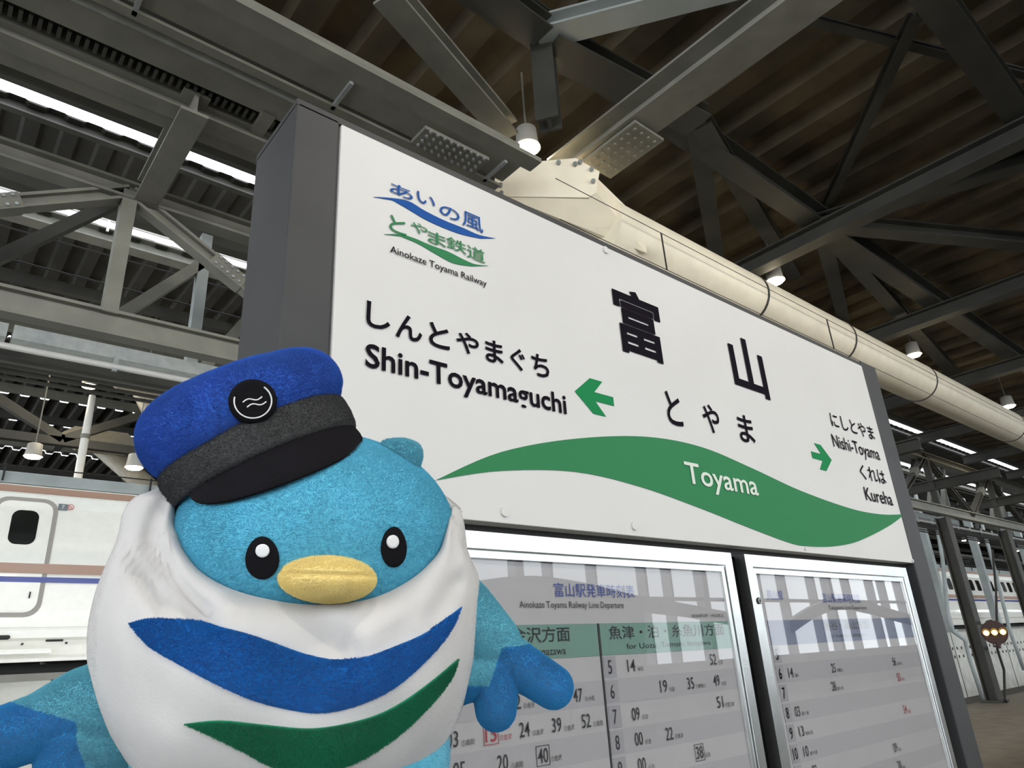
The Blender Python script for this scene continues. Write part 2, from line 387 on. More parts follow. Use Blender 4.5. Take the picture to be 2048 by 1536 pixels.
# maintenance railing in the roof gap
t = thing('gap_railing', 'thin white railing standing in the bright gap between the roofs', 'railing', (0, 13, 9.5))
for e in (32.0,): MB().tube([(XL, 13.1, el(e, 13.1)), (50, 13.1, el(e, 13.1))], .03, 6).build('rail', 'white_pole', t)
for k in range(26): 
    x = -6 + k * 1.9; MB().tube([(x, 13.1, el(31.2, 13.1)), (x, 13.1, el(32.0, 13.1))], .025, 6).build('stanchion', 'white_pole', t)

# ------------------------------------------------------------------ main roof frame above the platform
def beam(p, q, label, w_=.28, h=.34, m='steel', name='roof_beam', kind='i', group=None):
    mb = MB(); (mb.ibeam if kind == 'i' else mb.bar)(p, q, w_, h)
    o = mb.build(name, m); return tag(o, label, 'beam', group)
beam(atz(1180, 306, 7.) + [0, .5, 0], (5.25, -5, 7.), 'broad grey roof beam rising from the bolted plate to the top edge', .42, .30)
b_ = beam((XL, 3.95, 8.05), (80, 3.95, 8.05), 'long roof chord parallel to the sign, crossing under the brown roof', .32, .36, 'steel_dark', 'roof_chord')
beam((XL, 1.03, 8.05), (80, 1.03, 8.05), 'roof chord parallel to the sign at the top right corner', .32, .36, 'steel_dark', 'roof_chord')
beam((XL, -2.4, 8.05), (80, -2.4, 8.05), 'roof chord parallel to the sign above and behind the viewer', .32, .36, 'steel_dark', 'roof_chord')
beam((XL, 6.6, 8.3), (80, 6.6, 8.3), 'roof chord above the platform edge truss', .30, .34, 'steel_dark', 'roof_chord')
beam(atz(770, -22, 7.), atz(1015, 262, 7.), 'slanting grey brace that meets the cable housing left of the lit lamp', .26, .2)
beam(atz(1075, 66, 7.9), atz(1500, -45, 7.9), 'pale brace leading right from the dark roof node above the lamp', .30, .2, 'steel_light')
beam(atz(1085, 60, 7.8), atz(880, -90, 7.8), 'short dark brace leading up left from the roof node above the lamp', .3, .2, 'steel_dark')
beam(atz(1095, 85, 7.85), atz(1395, 240, 7.85), 'brace from the node above the lamp towards the broad roof beam', .42, .2, 'steel_dark')
beam(atz(1085, 90, 7.9), Vector(atz(1098, 250, 6.7)), 'dark hanger above the lit lamp', .24, .2, 'steel_dark')
for q, l in (((2120, 300), 'upper dark brace fanning right from the middle roof node'), ((2120, 490), 'lower brace fanning right from the middle roof node'),
             ((1920, 760), 'brace falling right from the middle roof node behind the duct')):
    beam(atz(1640, 445, 8.), atz(*q, 8.), l, .26, .24, 'steel_dark')
for a, b, l, mm in (((1385, 215), (1440, 560), 'strut dropping behind the duct right of the bolted plate', 'steel_dark'), ((1400, 240), (1620, 600), 'longer strut slanting behind the duct towards the second lamp', 'steel_dark'),
                ((1640, 450), (1690, 650), 'short strut under the middle roof node', 'steel_dark')):
    beam(Vector(atz(*a, 7.9)), Vector(aty(*b, 6.4)), l, .26, .22, mm)
beam(atz(1830, 30, 8.3), atz(1640, 440, 8.3), 'thin dark purlin crossing the brown roof panels', .14, .14, 'steel_dark')
beam(atz(2060, 150, 8.35), atz(1330, 30, 8.35) + [0, -.4, 0], 'thin dark tie under the roof near the top edge', .1, .1, 'steel_dark')
# bolted splice on the broad beam
sp = thing('beam_splice', 'bolted splice plate under the broad roof beam beside the lamp', 'plate', (5.2, 3.75, 6.8))
MB().box((4.98, 3.45, 6.80), (5.46, 4.25, 6.835)).build('plate', 'steel', sp)
bo = MB()
for i in range(4):
    for j in range(8):
        bo.tube([(5.05 + i * .11, 3.52 + j * .095, 6.80), (5.05 + i * .11, 3.52 + j * .095, 6.775)], .02, 6)
b_ = bo.build('bolt', 'steel', sp); b_['kind'] = 'stuff'
# Y-direction rafters further along the platform
for k in range(1, 9):
    x = 5.25 + k * PITCH
    beam((x, -6, 7.66), (x, 8.4, 7.66), ['first', 'second', 'third', 'fourth', 'fifth', 'sixth', 'seventh', 'eighth'][k - 1] + ' grey cross rafter of the row receding beyond the broad roof beam', .28, .3, 'steel_dark', 'rafter', group='cross rafters receding along the platform')
# ------------------------------------------------------------------ columns at right
t0 = None
for k, x in enumerate([20.62, 25.45, 30.3, 35.2, 40.1]):
    names = ['dark grey steel column nearest to the sign, dropping from the edge truss', 'second dark column from the sign, right of the amber signal', 'third dark column from the sign', 'fourth dark column from the sign', 'fifth and farthest dark column from the sign']
    t = thing('steel_column', names[k], 'column', (x, YR, 0), 'dark columns under the row truss')
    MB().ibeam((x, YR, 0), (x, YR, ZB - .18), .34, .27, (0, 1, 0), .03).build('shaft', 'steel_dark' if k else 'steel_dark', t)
    MB().box((x - .26, YR - .24, 0), (x + .26, YR + .24, .06)).build('base_plate', 'steel_dark', t)
pale = [(1860, 13.2, 26), (1957, 13.2, 32), (2052, 13.2, 30), (2095, 13.2, 20)]  # their paleness puts the daylight on the far row into the colour
for k, (px, y, wd) in enumerate(pale):
    c = aty(px, 1118, y); ww = float(aty(px + wd / 2, 1118, y)[0] - aty(px - wd / 2, 1118, y)[0])
    lab = ['pale blue-grey column on the far parapet, first beyond the sign', 'pale blue-grey column on the far parapet, between the two dark columns', 'pale column on the far parapet at the right picture edge', 'pale column on the far parapet past the right edge'][k]
    t = thing('parapet_column', lab, 'column', (c[0], y, 1.8), 'pale columns on the parapet')
    MB().box((c[0] - .17, y - .17, 1.79), (c[0] + .17, y + .17, 8.6)).build('shaft', 'steel_light', t)
    MB().box((c[0] - .32, y - .26, 1.72), (c[0] + .32, y + .26, 1.80)).build('base_plate', 'steel_light', t)
for k, (pl, lab) in enumerate([([(1872, 1040), (1885, 1118), (1897, 1240), (1905, 1262), (1930, 1280), (1940, 1320), (1975, 1425)], 'white bent drain pipe beside the first dark column'),
                               ([(1958, 1030), (1984, 1118), (2020, 1262), (2048, 1340)], 'straight white drain pipe behind the amber signal')]):
    tag(MB().tube([tuple(aty(*p, 12.4)) for p in pl], .09, 10).build('drain_pipe', 'steel_light', None, True), lab, 'pipe')
c = aty(2013, 1180, 6.4)
tag(MB().tube([tuple(aty(*p, 6.42)) for p in [(1985, 1100), (1992, 1180), (1995, 1300), (2008, 1340), (2010, 1400), (2050, 1460)]], .03, 6).build('loose_cable', 'cable'), 'black cable hanging down the dark column by the amber signal', 'cable')
# amber three-light signal on a bracket
c = Vector(aty(1989, 1265, 6.2)); rr = .36
t = thing('amber_signal', 'round dark signal head with three glowing amber lights on a bracket', 'signal', c)
dirc = (Vector(CAM) - c).normalized(); rgt = dirc.cross(Vector((0, 0, 1))).normalized() * -1
mb = MB(); mb.tube([c - dirc * .16, c - dirc * .05, c, c + dirc * .03], [.17, .26, .275, .26], 24); mb.build('housing', 'maroon', t, True)
for i in (-1, 0, 1):
    q = c + dirc * .03 + rgt * i * .17; s_ = MB().tube([q, q + dirc * .05], .06, 16).build('amber_light', 'lamp_amber', t)
    MB().tube([q + Vector((0, 0, .01)), q + dirc * .09 + Vector((0, 0, .02))], [.07, .08], 16, False).build('visor', 'maroon', t)
for z in (.27, -.32): MB().tube([c + Vector((0, 0, z)), Vector((25.3 if False else c.x + 1.3, YR, c.z + z))], .03, 6).build('bracket_arm', 'cable', t)
MB().tube([c + Vector((0, 0, -.36)), c + Vector((0, 0, -.22))], .05, 8).build('mount', 'maroon', t)

# ------------------------------------------------------------------ platform lamps
def lamp(pos, label, r=.10, real=True, group='spotlights in a row above the duct', tilt=0):
    p = Vector([float(v) for v in pos]); t = thing('spotlight', label, 'lamp', p, group)
    MB().tube([p + Vector((0, 0, .30)), p + Vector((0, 0, .28)), p + Vector((0, 0, .06)), p + Vector((0, 0, .0))], [r * .6, r * .85, r * .95, r * 1.1], 20).build('housing', 'lamp_body', t, True)
    MB().tube([p + Vector((0, 0, .002)), p + Vector((0, 0, -.03)), p + Vector((0, 0, -.05))], [r, r * .85, r * .4], 20).build('lens', 'lamp_on', t, True)
    MB().tube([p + Vector((0, 0, .3)), Vector((p.x, p.y, 9.68 if p.y > 10.2 else 8.80))], .014, 8).build('stem', 'steel', t)
    if real:
        ld = bpy.data.lights.new('spot', 'SPOT'); ld.energy = LAMP_W * (.12 if p.y > 12 else 1); ld.color = (1, .9, .74); ld.spot_size = math.radians(118); ld.spot_blend = .6; ld.shadow_soft_size = .09
        lo = bpy.data.objects.new('lamp_light', ld); COL.objects.link(lo); lo.parent = t; lo.matrix_parent_inverse = Matrix.Translation(-p); lo.location = p + Vector((0, 0, -.10)); lo.rotation_euler = (math.radians(tilt), 0, 0)
    return t
lamp(aty(1055, 296, 5.0), 'brightest spotlight, glaring above the octagonal duct plate', .15)
lamp(aty(1551, 562, 5.0), 'second lit spotlight, above the middle of the beige duct', .15)
lamp(aty(1828, 710, 5.0), 'third lit spotlight, above the duct near the right post of the sign', .15)
lamp(aty(2017, 813, 5.0), 'fourth lit spotlight, at the right picture edge above the duct', .17)
# added unseen lamps behind the viewer, tilted to brighten duct, sign and toy
for k in range(4): lamp((-1.5 + k * 4.2, -2.6, 6.2), ['first', 'second', 'third', 'fourth'][k] + ' added fill lamp of the unseen row behind the viewer', .10, group='added fill lamps behind the viewer', tilt=62)
for px, py, lab in ((178, 772, 'lit lamp on top of the tall white pole'), (66, 913, 'lit lamp low at the left under the far roof, above the train'), (268, 935, 'lit lamp half hidden behind the cap, above the train'), (107, 729, 'small lamp high under the far roof at the left')):
    lamp(aty(px, py, 16.4 if px == 268 else 18.), lab, .17, real=py > 760, group='lamps under the far roof')
for px, py, lab in ((1928, 1081, 'small far lamp left of the pale column'), (1955, 1086, 'small far lamp right of the pale column'), (2034, 1102, 'small far lamp at the right edge'), (1842, 1113, 'small far lamp close beside the sign post')):
    lamp(aty(px, py, 20.), lab, .16, real=False, group='lamps under the far roof')

# ------------------------------------------------------------------ cable tray and bright pipe over the track
t = thing('cable_tray', 'pale cable tray in sections hung along the tracks, with a bright pipe below', 'tray', (0, 8, 4.9))
YC = 8.4
for k in range(-2, 12):
    x = .35 + k * 2.25; MB().box((x, YC, el(22.55, YC)), (x + 2.2, YC + .25, el(23.45, YC))).build('tray_section', 'galv', t)
MB().tube([(XL, YC, el(21.95, YC)), (60, YC, el(21.95, YC))], .035, 10).build('pipe', 'white_pole', t, True)
for k in range(-4, 30):
    x = .2 + k * 1.12; MB().box((x, YC - .02, el(21.6, YC)), (x + .05, YC + .02, el(22.7, YC))).build('hanger', 'galv', t)
for e in (21.3, 20.9, 20.5, 20.1): MB().tube([(XL, YC + .1, el(e, YC)), (60, YC + .1, el(e, YC))], .022, 6).build('cable', 'steel_dark', t)
t = thing('overhead_wire', 'thin black contact wires slung along the tracks at the left', 'wire', (0, 10.5, 6))
for e, y in ((27.6, 10.), (24.2, 8.9), (29.6, 11)): MB().tube([(XL, y, el(e, y)), (70, y, el(e, y))], .014, 5).build('wire', 'cable', t)

# ------------------------------------------------------------------ far station roof over the bullet-train tracks
t = thing('far_roof_frame', 'dark lattice of purlins and braces under the far station roof', 'roof frame', (0, 24, 9))
for i, y in enumerate((15.5, 18., 20.5, 22.2, 24.6, 27.5, 31., 35., 39., 43.)):
    MB().bar((XL, y, 9.3), (90, y, 9.3), .16, .22).build('purlin', 'steel' if i % 2 else 'steel_dark', t)
for k in range(9):
    x = -1.5 + k * 7.5
    MB().bar((x, 14, 9.1), (x, 45, 9.1), .25, .4).build('rafter', 'steel_dark', t)
for k in range(5):
    x = 2.2 + k * 7.5
    for a, b in (((x - 3.4, 19, 9.0), (x, 19, 7.1)), ((x, 19, 7.1), (x + 3.4, 19, 9.0)), ((x, 19, 7.1), (x + .8, 27, 9.1))):
        MB().bar(a, b, .20, .20).build('brace', 'steel_dark', t)
MB().bar((XL, 19, 7.05), (80, 19, 7.05), .2, .2).build('tie', 'steel_dark', t)
# Y-shaped beige supports
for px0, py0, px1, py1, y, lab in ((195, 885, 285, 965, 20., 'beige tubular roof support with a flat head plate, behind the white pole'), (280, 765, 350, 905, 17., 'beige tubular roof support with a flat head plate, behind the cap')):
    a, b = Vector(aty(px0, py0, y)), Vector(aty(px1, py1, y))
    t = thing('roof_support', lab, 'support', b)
    MB().tube([a, b + (b - a) * 1.5], .26, 14).build('tube', 'beige_dim', t, True)
    o_p = [(-.9, .0), (-.6, .25), (.6, .25), (.9, .0), (.6, -.35), (-.5, -.35)]
    prism_xz([(a.x + p[0], a.z + p[1]) for p in o_p], y - .35, y - .2).build('head_plate', 'beige_dim', t)
# tall white pole with lamp
t = thing('lamp_pole', 'tall slim white pole rising behind the train roof under a lit lamp', 'pole', aty(155, 960, 17.5))
a, b = aty(155, 960, 17.5), aty(177, 790, 17.5)
MB().tube([(a[0], 17.5, -1.1), (a[0], 17.5, a[2] + 1.1), (a[0], 17.5, b[2])], [.085, .085, .07], 12).build('shaft', 'white_pole', t, True)
MB().tube([(a[0], 17.5, a[2] + .95), (a[0], 17.5, a[2] + 1.05)], .10, 12).build('collar', 'steel', t)

# ------------------------------------------------------------------ bullet train
YTN = 14.0
def train_profile():
    return [(.10, 1.99), (.02, 2.02), (.0, 2.30), (-.06, 2.34), (-.06, 2.62), (.0, 2.75), (.0, 3.3), (.02, 4.0), (.07, 4.45), (.16, 4.66), (.34, 4.86), (.7, 5.0), (1.6, 5.06), (2.5, 5.0), (3.0, 4.7), (3.1, 4.2), (3.1, 2.0)]
def prof_y(z):
    P = train_profile()
    for (a, b), (c, d) in zip(P[:11], P[1:11]):
        if b <= z <= d and d > b: return YTN + a + (c - a) * (z - b) / (d - b)
    return YTN
def train_car(x0, x1, label, nth):
    t = thing('train_car', label, 'train', (x0, YTN, 2.0), 'cars of the ivory train')
    mb = MB(); P = train_profile(); n = len(P)
    vs = [(x0, YTN + a, b) for a, b in P] + [(x1, YTN + a, b) for a, b in P]
    mb.add(vs, [(i, (i + 1) % n, n + (i + 1) % n, n + i) for i in range(n)] + [tuple(range(n)), tuple(range(2 * n - 1, n - 1, -1))])
    mb.build('body', 'ivory', t)
    def strip(nm, m, z0, z1, xa=x0, xb=x1, off=.018):
        ya, yb = prof_y(z0) - off, prof_y(z1) - off
        MB().add([(xa, ya, z0), (xb, ya, z0), (xb, yb, z1), (xa, yb, z1), (xa, ya + off, z0), (xb, ya + off, z0), (xb, yb + off, z1), (xa, yb + off, z1)], [(0, 1, 2, 3), (4, 7, 6, 5), (0, 4, 5, 1), (3, 2, 6, 7), (0, 3, 7, 4), (1, 5, 6, 2)]).build(nm, m, t)
    strip('copper_stripe', 'copper', 3.34, 3.50); strip('blue_stripe', 'tblue', 3.20, 3.285)
    strip('shoulder_stripe', 'copper', 4.70, 4.84, off=.01)
    MB().box((x0, YTN - .085, 2.50), (x1, YTN, 2.56)).build('sill_ridge', 'ivory', t)
    MB().box((x0, YTN + .35, 4.88), (x1, YTN + .55, 5.08)).build('roof_fairing', 'steel_light', t)
    MB().tube([(x0, YTN + .3, 5.16), (x1, YTN + .3, 5.16)], .012, 5).build('roof_wire', 'cable', t)
    k = x0 + 1
    while k < x1: MB().box((k, YTN + .3, 4.9), (k + .03, YTN + .33, 5.2)).build('roof_post', 'cable', t); k += 2.3
    return t
def rrect(x0, z0, x1, z1, r, k=5):
    out = []
    for cx, cz, a0 in ((x1 - r, z1 - r, 0), (x0 + r, z1 - r, 90), (x0 + r, z0 + r, 180), (x1 - r, z0 + r, 270)):
        for i in range(k + 1): a = math.radians(a0 + 90 * i / k); out.append((cx + r * math.cos(a), cz + r * math.sin(a)))
    return out
def plate(pts, off, th=.012):
    """convex outline laid on the curved car side"""
    zs = sorted({round(p[1], 4) for p in pts}); z0, z1 = zs[0], zs[-1]
    zs = sorted(set(zs) | {round(z0 + (z1 - z0) * i / 14, 4) for i in range(1, 14)}); rows = []
    for z in zs:
        xs = []
        for (a, b), (c, d) in zip(pts, pts[1:] + pts[:1]):
            if min(b, d) - 1e-4 <= z <= max(b, d) + 1e-4: xs += [a, c] if abs(b - d) < 1e-6 else [a + (c - a) * (z - b) / (d - b)]
        rows.append((min(xs), max(xs), z))
    vs = []
    for a, b, z in rows:
        y = prof_y(z); vs += [(a, y - off - th, z), (b, y - off - th, z), (b, y - off + .006, z), (a, y - off + .006, z)]
    n = len(rows); fs = [(i * 4 + j, i * 4 + (j + 1) % 4, i * 4 + 4 + (j + 1) % 4, i * 4 + 4 + j) for i in range(n - 1) for j in range(4)] + [(3, 2, 1, 0), (n * 4 - 4, n * 4 - 3, n * 4 - 2, n * 4 - 1)]
    return MB().add(vs, fs)
def train_door(t, x, d=0):
    f_ = plate(rrect(x - .45, 2.66, x + .47, 4.60, .22), .0, .008).build('door', 'door_frame', t)
    plate(rrect(x - .38, 2.73, x + .40, 4.53, .17), .008, .006).build('leaf', 'ivory', f_)
    plate(rrect(x - .17, 3.80, x + .21, 4.37, .12), .013, .006).build('window', 'glass_dark', f_)
    MB().box((x + .27, YTN - .04, 2.95), (x + .29, YTN - .02, 3.05)).build('handle', 'cable', f_)
T1 = train_car(-11.6, 13.2, 'ivory train car with the number 7 by its door, left behind the plush toy', 0)
train_door(T1, 1.30)
MB().box((1.92, YTN - .02, 2.28), (2.16, YTN + .005, 2.44)).build('hatch', 'cable', T1)
plate(rrect(.85, 2.32, 1.42, 2.385, .03), .06, .01).build('vent_slot', 'cable', T1)
MB().box((0.6, YTN - .16, 2.10), (2.0, YTN - .05, 2.17)).build('step', 'ivory', T1)
MB().box((-3, YTN - .12, 1.98), (13, YTN, 2.03)).build('skirt_edge', 'ivory', T1)
for k in range(9): MB().tube([(-.8 + k * .6, YTN - .07, 2.25), (-.8 + k * .6, YTN - .09, 2.25)], .02, 8).build('rivet', 'steel_dark', T1)
# number plate "7" and no-smoking mark
a = aty(119, 1006, YTN); b = aty(136, 1020, YTN); yy = prof_y(b[2]) - .012
pl = MB().box((a[0], yy, b[2]), (b[0], yy + .006, a[2])).build('number_plate', 'grey_print', T1)
mb = MB(); add_text(mb, '7', a[0] + .05, b[2] + .02, b[0] - .05, a[2] - .02, yy - .002, .02); mb.build('number', 'white_print', T1)
c = aty(143, 1013, YTN); ring = [(c[0] + .045 * math.cos(q * .524), yy, c[2] + .045 * math.sin(q * .524)) for q in range(13)]
MB().tube(ring, .006, 5).tube([(c[0] - .03, yy, c[2] + .03), (c[0] + .03, yy, c[2] - .03)], .006, 5).build('no_smoking_mark', 'red_print', T1)
T2 = train_car(13.5, 38.2, 'second ivory train car, hidden behind the sign', 1)
T3 = train_car(38.5, 63.2, 'far ivory train car seen between the steel columns', 2)
T4 = train_car(63.5, 88.0, 'farthest ivory train car at the right edge', 3)
for T, xs in ((T2, (14.8, 36.8)), (T3, (39.8, 61.6))):
    for x in xs: train_door(T, x)
for T, xa, xb in ((T2, 16.5, 35.5), (T3, 41.2, 60.5), (T4, 65, 86)):
    x = xa
    while x < xb: plate(rrect(x, 3.75, x + .62, 4.32, .1), .004, .008).build('window', 'glass_dark', T); x += 1.05
# dark block standing in for the shaded gap under the train
tag(MB().box((XL, 14.3, 1.0), (90, 16.8, 1.95)).build('under_train_shade', 'dark'), 'dark block standing in for the shaded gap under the ivory train', 'shade_block')

# ------------------------------------------------------------------ station sign
YS = 1.0
t = thing('station_sign', 'large white station name sign with green wave band in dark grey frame', 'sign', (.38, YS, 0))
MB().box((.384, YS, 0), (.471, YS + .20, 2.547)).build('left_post', 'sign_grey', t, bevel=.004)
MB().box((2.676, YS - .004, 0), (2.80, YS + .20, 2.56)).build('right_post', 'sign_grey', t, bevel=.004)
MB().box((.471, YS + .06, 1.80), (2.676, YS + .20, 2.53)).build('housing', 'sign_grey', t)
MB().box((.384, YS + .0, 2.540), (2.80, YS + .20, 2.555)).build('cap_rail', 'sign_grey', t)
pn = MB().box((.473, YS - .004, 1.79), (2.672, YS + .06, 2.537)).build('face_panel', 'sign_white', t, bevel=.002)
MB().box((.471, YS + .03, 1.769), (2.676, YS + .20, 1.79)).build('gap_shade', 'dark', t)  # dark strip standing in for the shaded gap below the face
MB().box((.471, YS + .08, .25), (2.676, YS + .12, 1.77)).build('back_board', 'dark', t)
MB().box((.471, YS + .03, .2), (2.676, YS + .2, .3)).build('bottom_rail', 'sign_grey', t)
yf = YS - .0055
def deco(name, m, pts, y=yf, label=None, parent=t):
    o = prism_xz(pts, y, y + .001).build(name, m, parent)
    if label: o['label'] = label
    return o
wt = smooth_curve([(.678, 1.854), (.833, 1.928), (1.045, 1.988), (1.285, 2.030), (1.506, 2.037), (1.728, 2.010), (1.981, 1.972), (2.284, 1.946), (2.50, 1.946), (2.671, 1.960)])
wbm = smooth_curve([(2.671, 1.952), (2.55, 1.912), (2.387, 1.868), (2.24, 1.835), (2.094, 1.816), (1.960, 1.809), (1.860, 1.812), (1.672, 1.839), (1.463, 1.873), (1.243, 1.903), (1.035, 1.913), (.830, 1.890), (.678, 1.854)])
deco('wave_band', 'green', [tuple(p) for p in wt] + [tuple(p) for p in wbm[:-1]], label='green wave band printed along the sign')
def line(s, tl, br, m='black', bold=0., y=yf - .001, nm='lettering', z=None):
    mb = MB(); a = aty(*tl, YS); b = aty(*br, YS)
    z0, z1 = z or (b[2], a[2]); add_text(mb, s, a[0], z0, b[0], z1, y, bold); return mb.build(nm, m, t)
line('富', (1218, 566), (1330, 733), bold=.022); line('山', (1447, 664), (1538, 802), bold=.022)
for ch, tl, br in (('と', (1324, 781), (1364, 856)), ('や', (1397, 805), (1440, 872)), ('ま', (1468, 827), (1509, 891))): line(ch, tl, br, bold=.012)
mb = MB()
for ch, tl, br in (('し', (730, 603), (777, 667)), ('ん', (788, 626), (841, 690)), ('と', (854, 644), (896, 704)), ('や', (908, 661), (955, 716)), ('ま', (966, 678), (1004, 733)), ('ぐ', (1016, 694), (1048, 747)), ('ち', (1058, 706), (1096, 760))):
    ptext(mb, ch, tl, br, yf - .001, bold=.016)
mb.build('lettering', 'black', t)
line('Shin-Toyamaguchi', (728, 687), (1130, 828), bold=.018, z=(2.024, 2.084))
line('にしとやま', (1654, 824), (1748, 882), bold=.006); line('Nishi-Toyama', (1658, 867), (1758, 922), bold=.004, z=(2.136, 2.196))
line('くれは', (1713, 928), (1771, 971), bold=.006); line('Kureha', (1723, 975), (1784, 1013), bold=.004, z=(1.986, 2.032))
line('Toyama', (1362, 922), (1515, 1000), 'white_print', .012, yf - .002, z=(1.915, 1.987))
line('Ainokaze Toyama Railway', (777, 497), (970, 576), bold=.006, z=(2.281, 2.301))
c1 = lambda cx, cy: (650 + cx * .3906, 300 + cy * .3906)
mb = MB()
for ch, a, b in (('あ', (325, 168), (442, 272)), ('い', (462, 215), (556, 308)), ('の', (578, 280), (682, 380)), ('風', (692, 312), (802, 435))): ptext(mb, ch, c1(*a), c1(*b), yf - .001, bold=.006)
mb.build('logo_lettering', 'blue', t)
mb = MB()
for ch, a, b in (('と', (322, 335), (408, 450)), ('や', (430, 366), (517, 452)), ('ま', (518, 413), (612, 512)), ('鉄', (612, 443), (717, 545)), ('道', (716, 486), (812, 590))): ptext(mb, ch, c1(*a), c1(*b), yf - .001, bold=.004)
mb.build('logo_lettering', 'green', t)
def pxpoly(pts): return [(float(q[0]), float(q[2])) for q in (aty(*c1(*p), YS) for p in pts)]
sw = smooth_curve([(240, 247), (330, 252), (420, 268), (500, 315), (600, 365), (700, 405), (780, 440), (865, 458)], 4) + smooth_curve([(790, 459), (690, 437), (590, 400), (500, 358), (420, 310), (340, 264)], 4)
deco('logo_wave', 'blue', pxpoly([tuple(p) for p in sw]))
sw = smooth_curve([(295, 438), (380, 438), (450, 458), (530, 492), (620, 525), (700, 565), (760, 590), (830, 598)], 4) + smooth_curve([(745, 601), (650, 585), (560, 538), (470, 486), (380, 448)], 4)
deco('logo_wave', 'green', pxpoly([tuple(p) for p in sw]))
# arrows
def arrow(xt, xe, zc_, hh, th, m='arrow'):
    s = 1 if xe > xt else -1; L = abs(xe - xt)
    pts = [(0, 0), (.42, hh), (.42 + th * 1.25, hh), (.42 + th * 1.25 - (hh - .011) / hh * .42 * .78, .011), (1, .011), (1, -.011), (.42 + th * 1.25 - (hh - .011) / hh * .42 * .78, -.011), (.42 + th * 1.25, -hh), (.42, -hh)]
    return [(xt + s * L * a, zc_ + b) for a, b in pts]
deco('arrow', 'arrow', arrow(1.053, 1.180, 2.099, .043, .26)); deco('arrow', 'arrow', arrow(2.226, 2.098, 2.100, .043, .26))
for px, py in ((1208, 502), (1006, 1024), (1265, 1052), (1607, 1098), (1822, 1122)):
    c = aty(px, py, YS); MB().tube([(c[0], YS - .002, c[2]), (c[0], YS - .008, c[2])], .010 if px < 1400 else .005, 12).build('screw_cap', 'sign_white', t)

# ------------------------------------------------------------------ timetable cases and posters
def case(x0, x1, z1, label, z0=.42):
    t = thing('timetable_case', label, 'display case', (x0, YS, z0))
    prof = [(0, 0), (.030, 0), (.030, .010), (.034, .010), (.034, .004), (.046, .004), (.046, .024), (0, .03)]  # (inset, depth back)
    def bar(pa, pb, inward):
        pa, pb, inward = Vector(pa), Vector(pb), Vector(inward); d = (pb - pa).normalized(); n = len(prof); vs = []
        for P, sg in ((pa, 1), (pb, -1)):
            for i, dp in prof: vs.append(P + inward * i + d * i * sg + Vector((0, dp - .005, 0)))
        MB().add(vs, [(i, (i + 1) % n, n + (i + 1) % n, n + i) for i in range(n)] + [tuple(range(n)), tuple(range(2 * n - 1, n - 1, -1))]).build('frame_bar', 'alu', t)
    bar((x0, YS, z1), (x1, YS, z1), (0, 0, -1)); bar((x0, YS, z0), (x1, YS, z0), (0, 0, 1))
    bar((x0, YS, z0), (x0, YS, z1), (1, 0, 0)); bar((x1, YS, z0), (x1, YS, z1), (-1, 0, 0))
    MB().box((x0 + .01, YS + .02, z0 + .01), (x1 - .01, YS + .045, z1 - .01)).build('back', 'dark', t)
    MB().box((x0 + .04, YS + .001, z0 + .04), (x1 - .04, YS + .0022, z1 - .04)).build('glass_pane', 'glass', t)
    return t
case1 = case(.585, 1.556, 1.771, 'aluminium framed glass case under the sign, beside the plush toy')
case2 = case(1.615, 2.590, 1.771, 'aluminium framed glass case under the right half of the sign')
ca = aty(1514, 1202, YS); MB().tube([(ca[0], YS - .004, ca[2]), (ca[0], YS - .008, ca[2])], .008, 16).build('lock', 'cable', case2)
MB().tube([(ca[0] + .0055 * math.cos(q * .7), YS - .0085, ca[2] + .0055 * math.sin(q * .7)) for q in range(10)], .0009, 5).build('lock_ring', 'white_print', case2)
YP = YS + .007
def poster(x0, x1, label):
    t = thing('timetable_poster', label, 'poster', (x0, YP, .47))
    MB().box((x0, YP, .47), (x1, YP + .004, 1.722)).build('sheet', 'paper', t); return t
p1 = poster(.632, 1.510, 'pale timetable sheet with green heading band, behind the glass next to the toy')
p2 = poster(1.662, 2.544, 'pale timetable sheet with slate blue heading band, behind the right-hand glass')
yq = YP - .0012
def pane(parent, name, m, x0, z0, x1, z1, y=None): MB().box((x0, yq if y is None else y, z0), (x1, YP, z1)).build(name, m, parent)
RZ, RP = 1.5305, .0437     # centre of the 5 o'clock row, row pitch
pane(p1, 'heading_band', 'teal', .640, 1.552, 1.055, 1.611); pane(p1, 'heading_band', 'teal', 1.063, 1.552, 1.503, 1.611)
pane(p1, 'divider', 'ink', 1.057, .52, 1.061, 1.611, YP - .0018)
pane(p2, 'heading_band', 'slate', 1.672, 1.552, 2.536, 1.611)
for k in range(22):
    zc_ = RZ - RP * k
    if k % 2 == 1:
        for P, a, b in ((p1, .640, 1.055), (p1, 1.063, 1.503), (p2, 1.672, 2.536)): pane(P, 'row_band', 'paper_band', a, zc_ - RP / 2, b, zc_ + RP / 2, YP - .0006)
    for P, a in ((p1, .640), (p1, 1.065), (p2, 1.672)): pane(P, 'hour_cell', 'paper_hour', a, zc_ - RP * .44, a + .034, zc_ + RP * .44, YP - .0010)
yt = YP - .0022
def settle(t):
    for o in t.children:
        for v in o.data.vertices: v.co.x *= YP; v.co.z = 1.55 + (v.co.z - 1.55) * YP
ink, inb, inr = MB(), MB(), MB()
H = .0115
def num(mb, s, x, z, h=H, w_=None, small=None, box=False):
    w_ = w_ or .0115 * len(s); add_text(mb, s, x, z - h, x + w_, z + h, yt, .004)
    if box: box_outline(mb, x - .004, z - h - .004, x + w_ + .004, z + h + .004, yt, .0010)
    if small: add_text(mb, small, x + w_ + .006, z - h, x + w_ + .006 + .0085 * len(small), z - h + .009, yt)
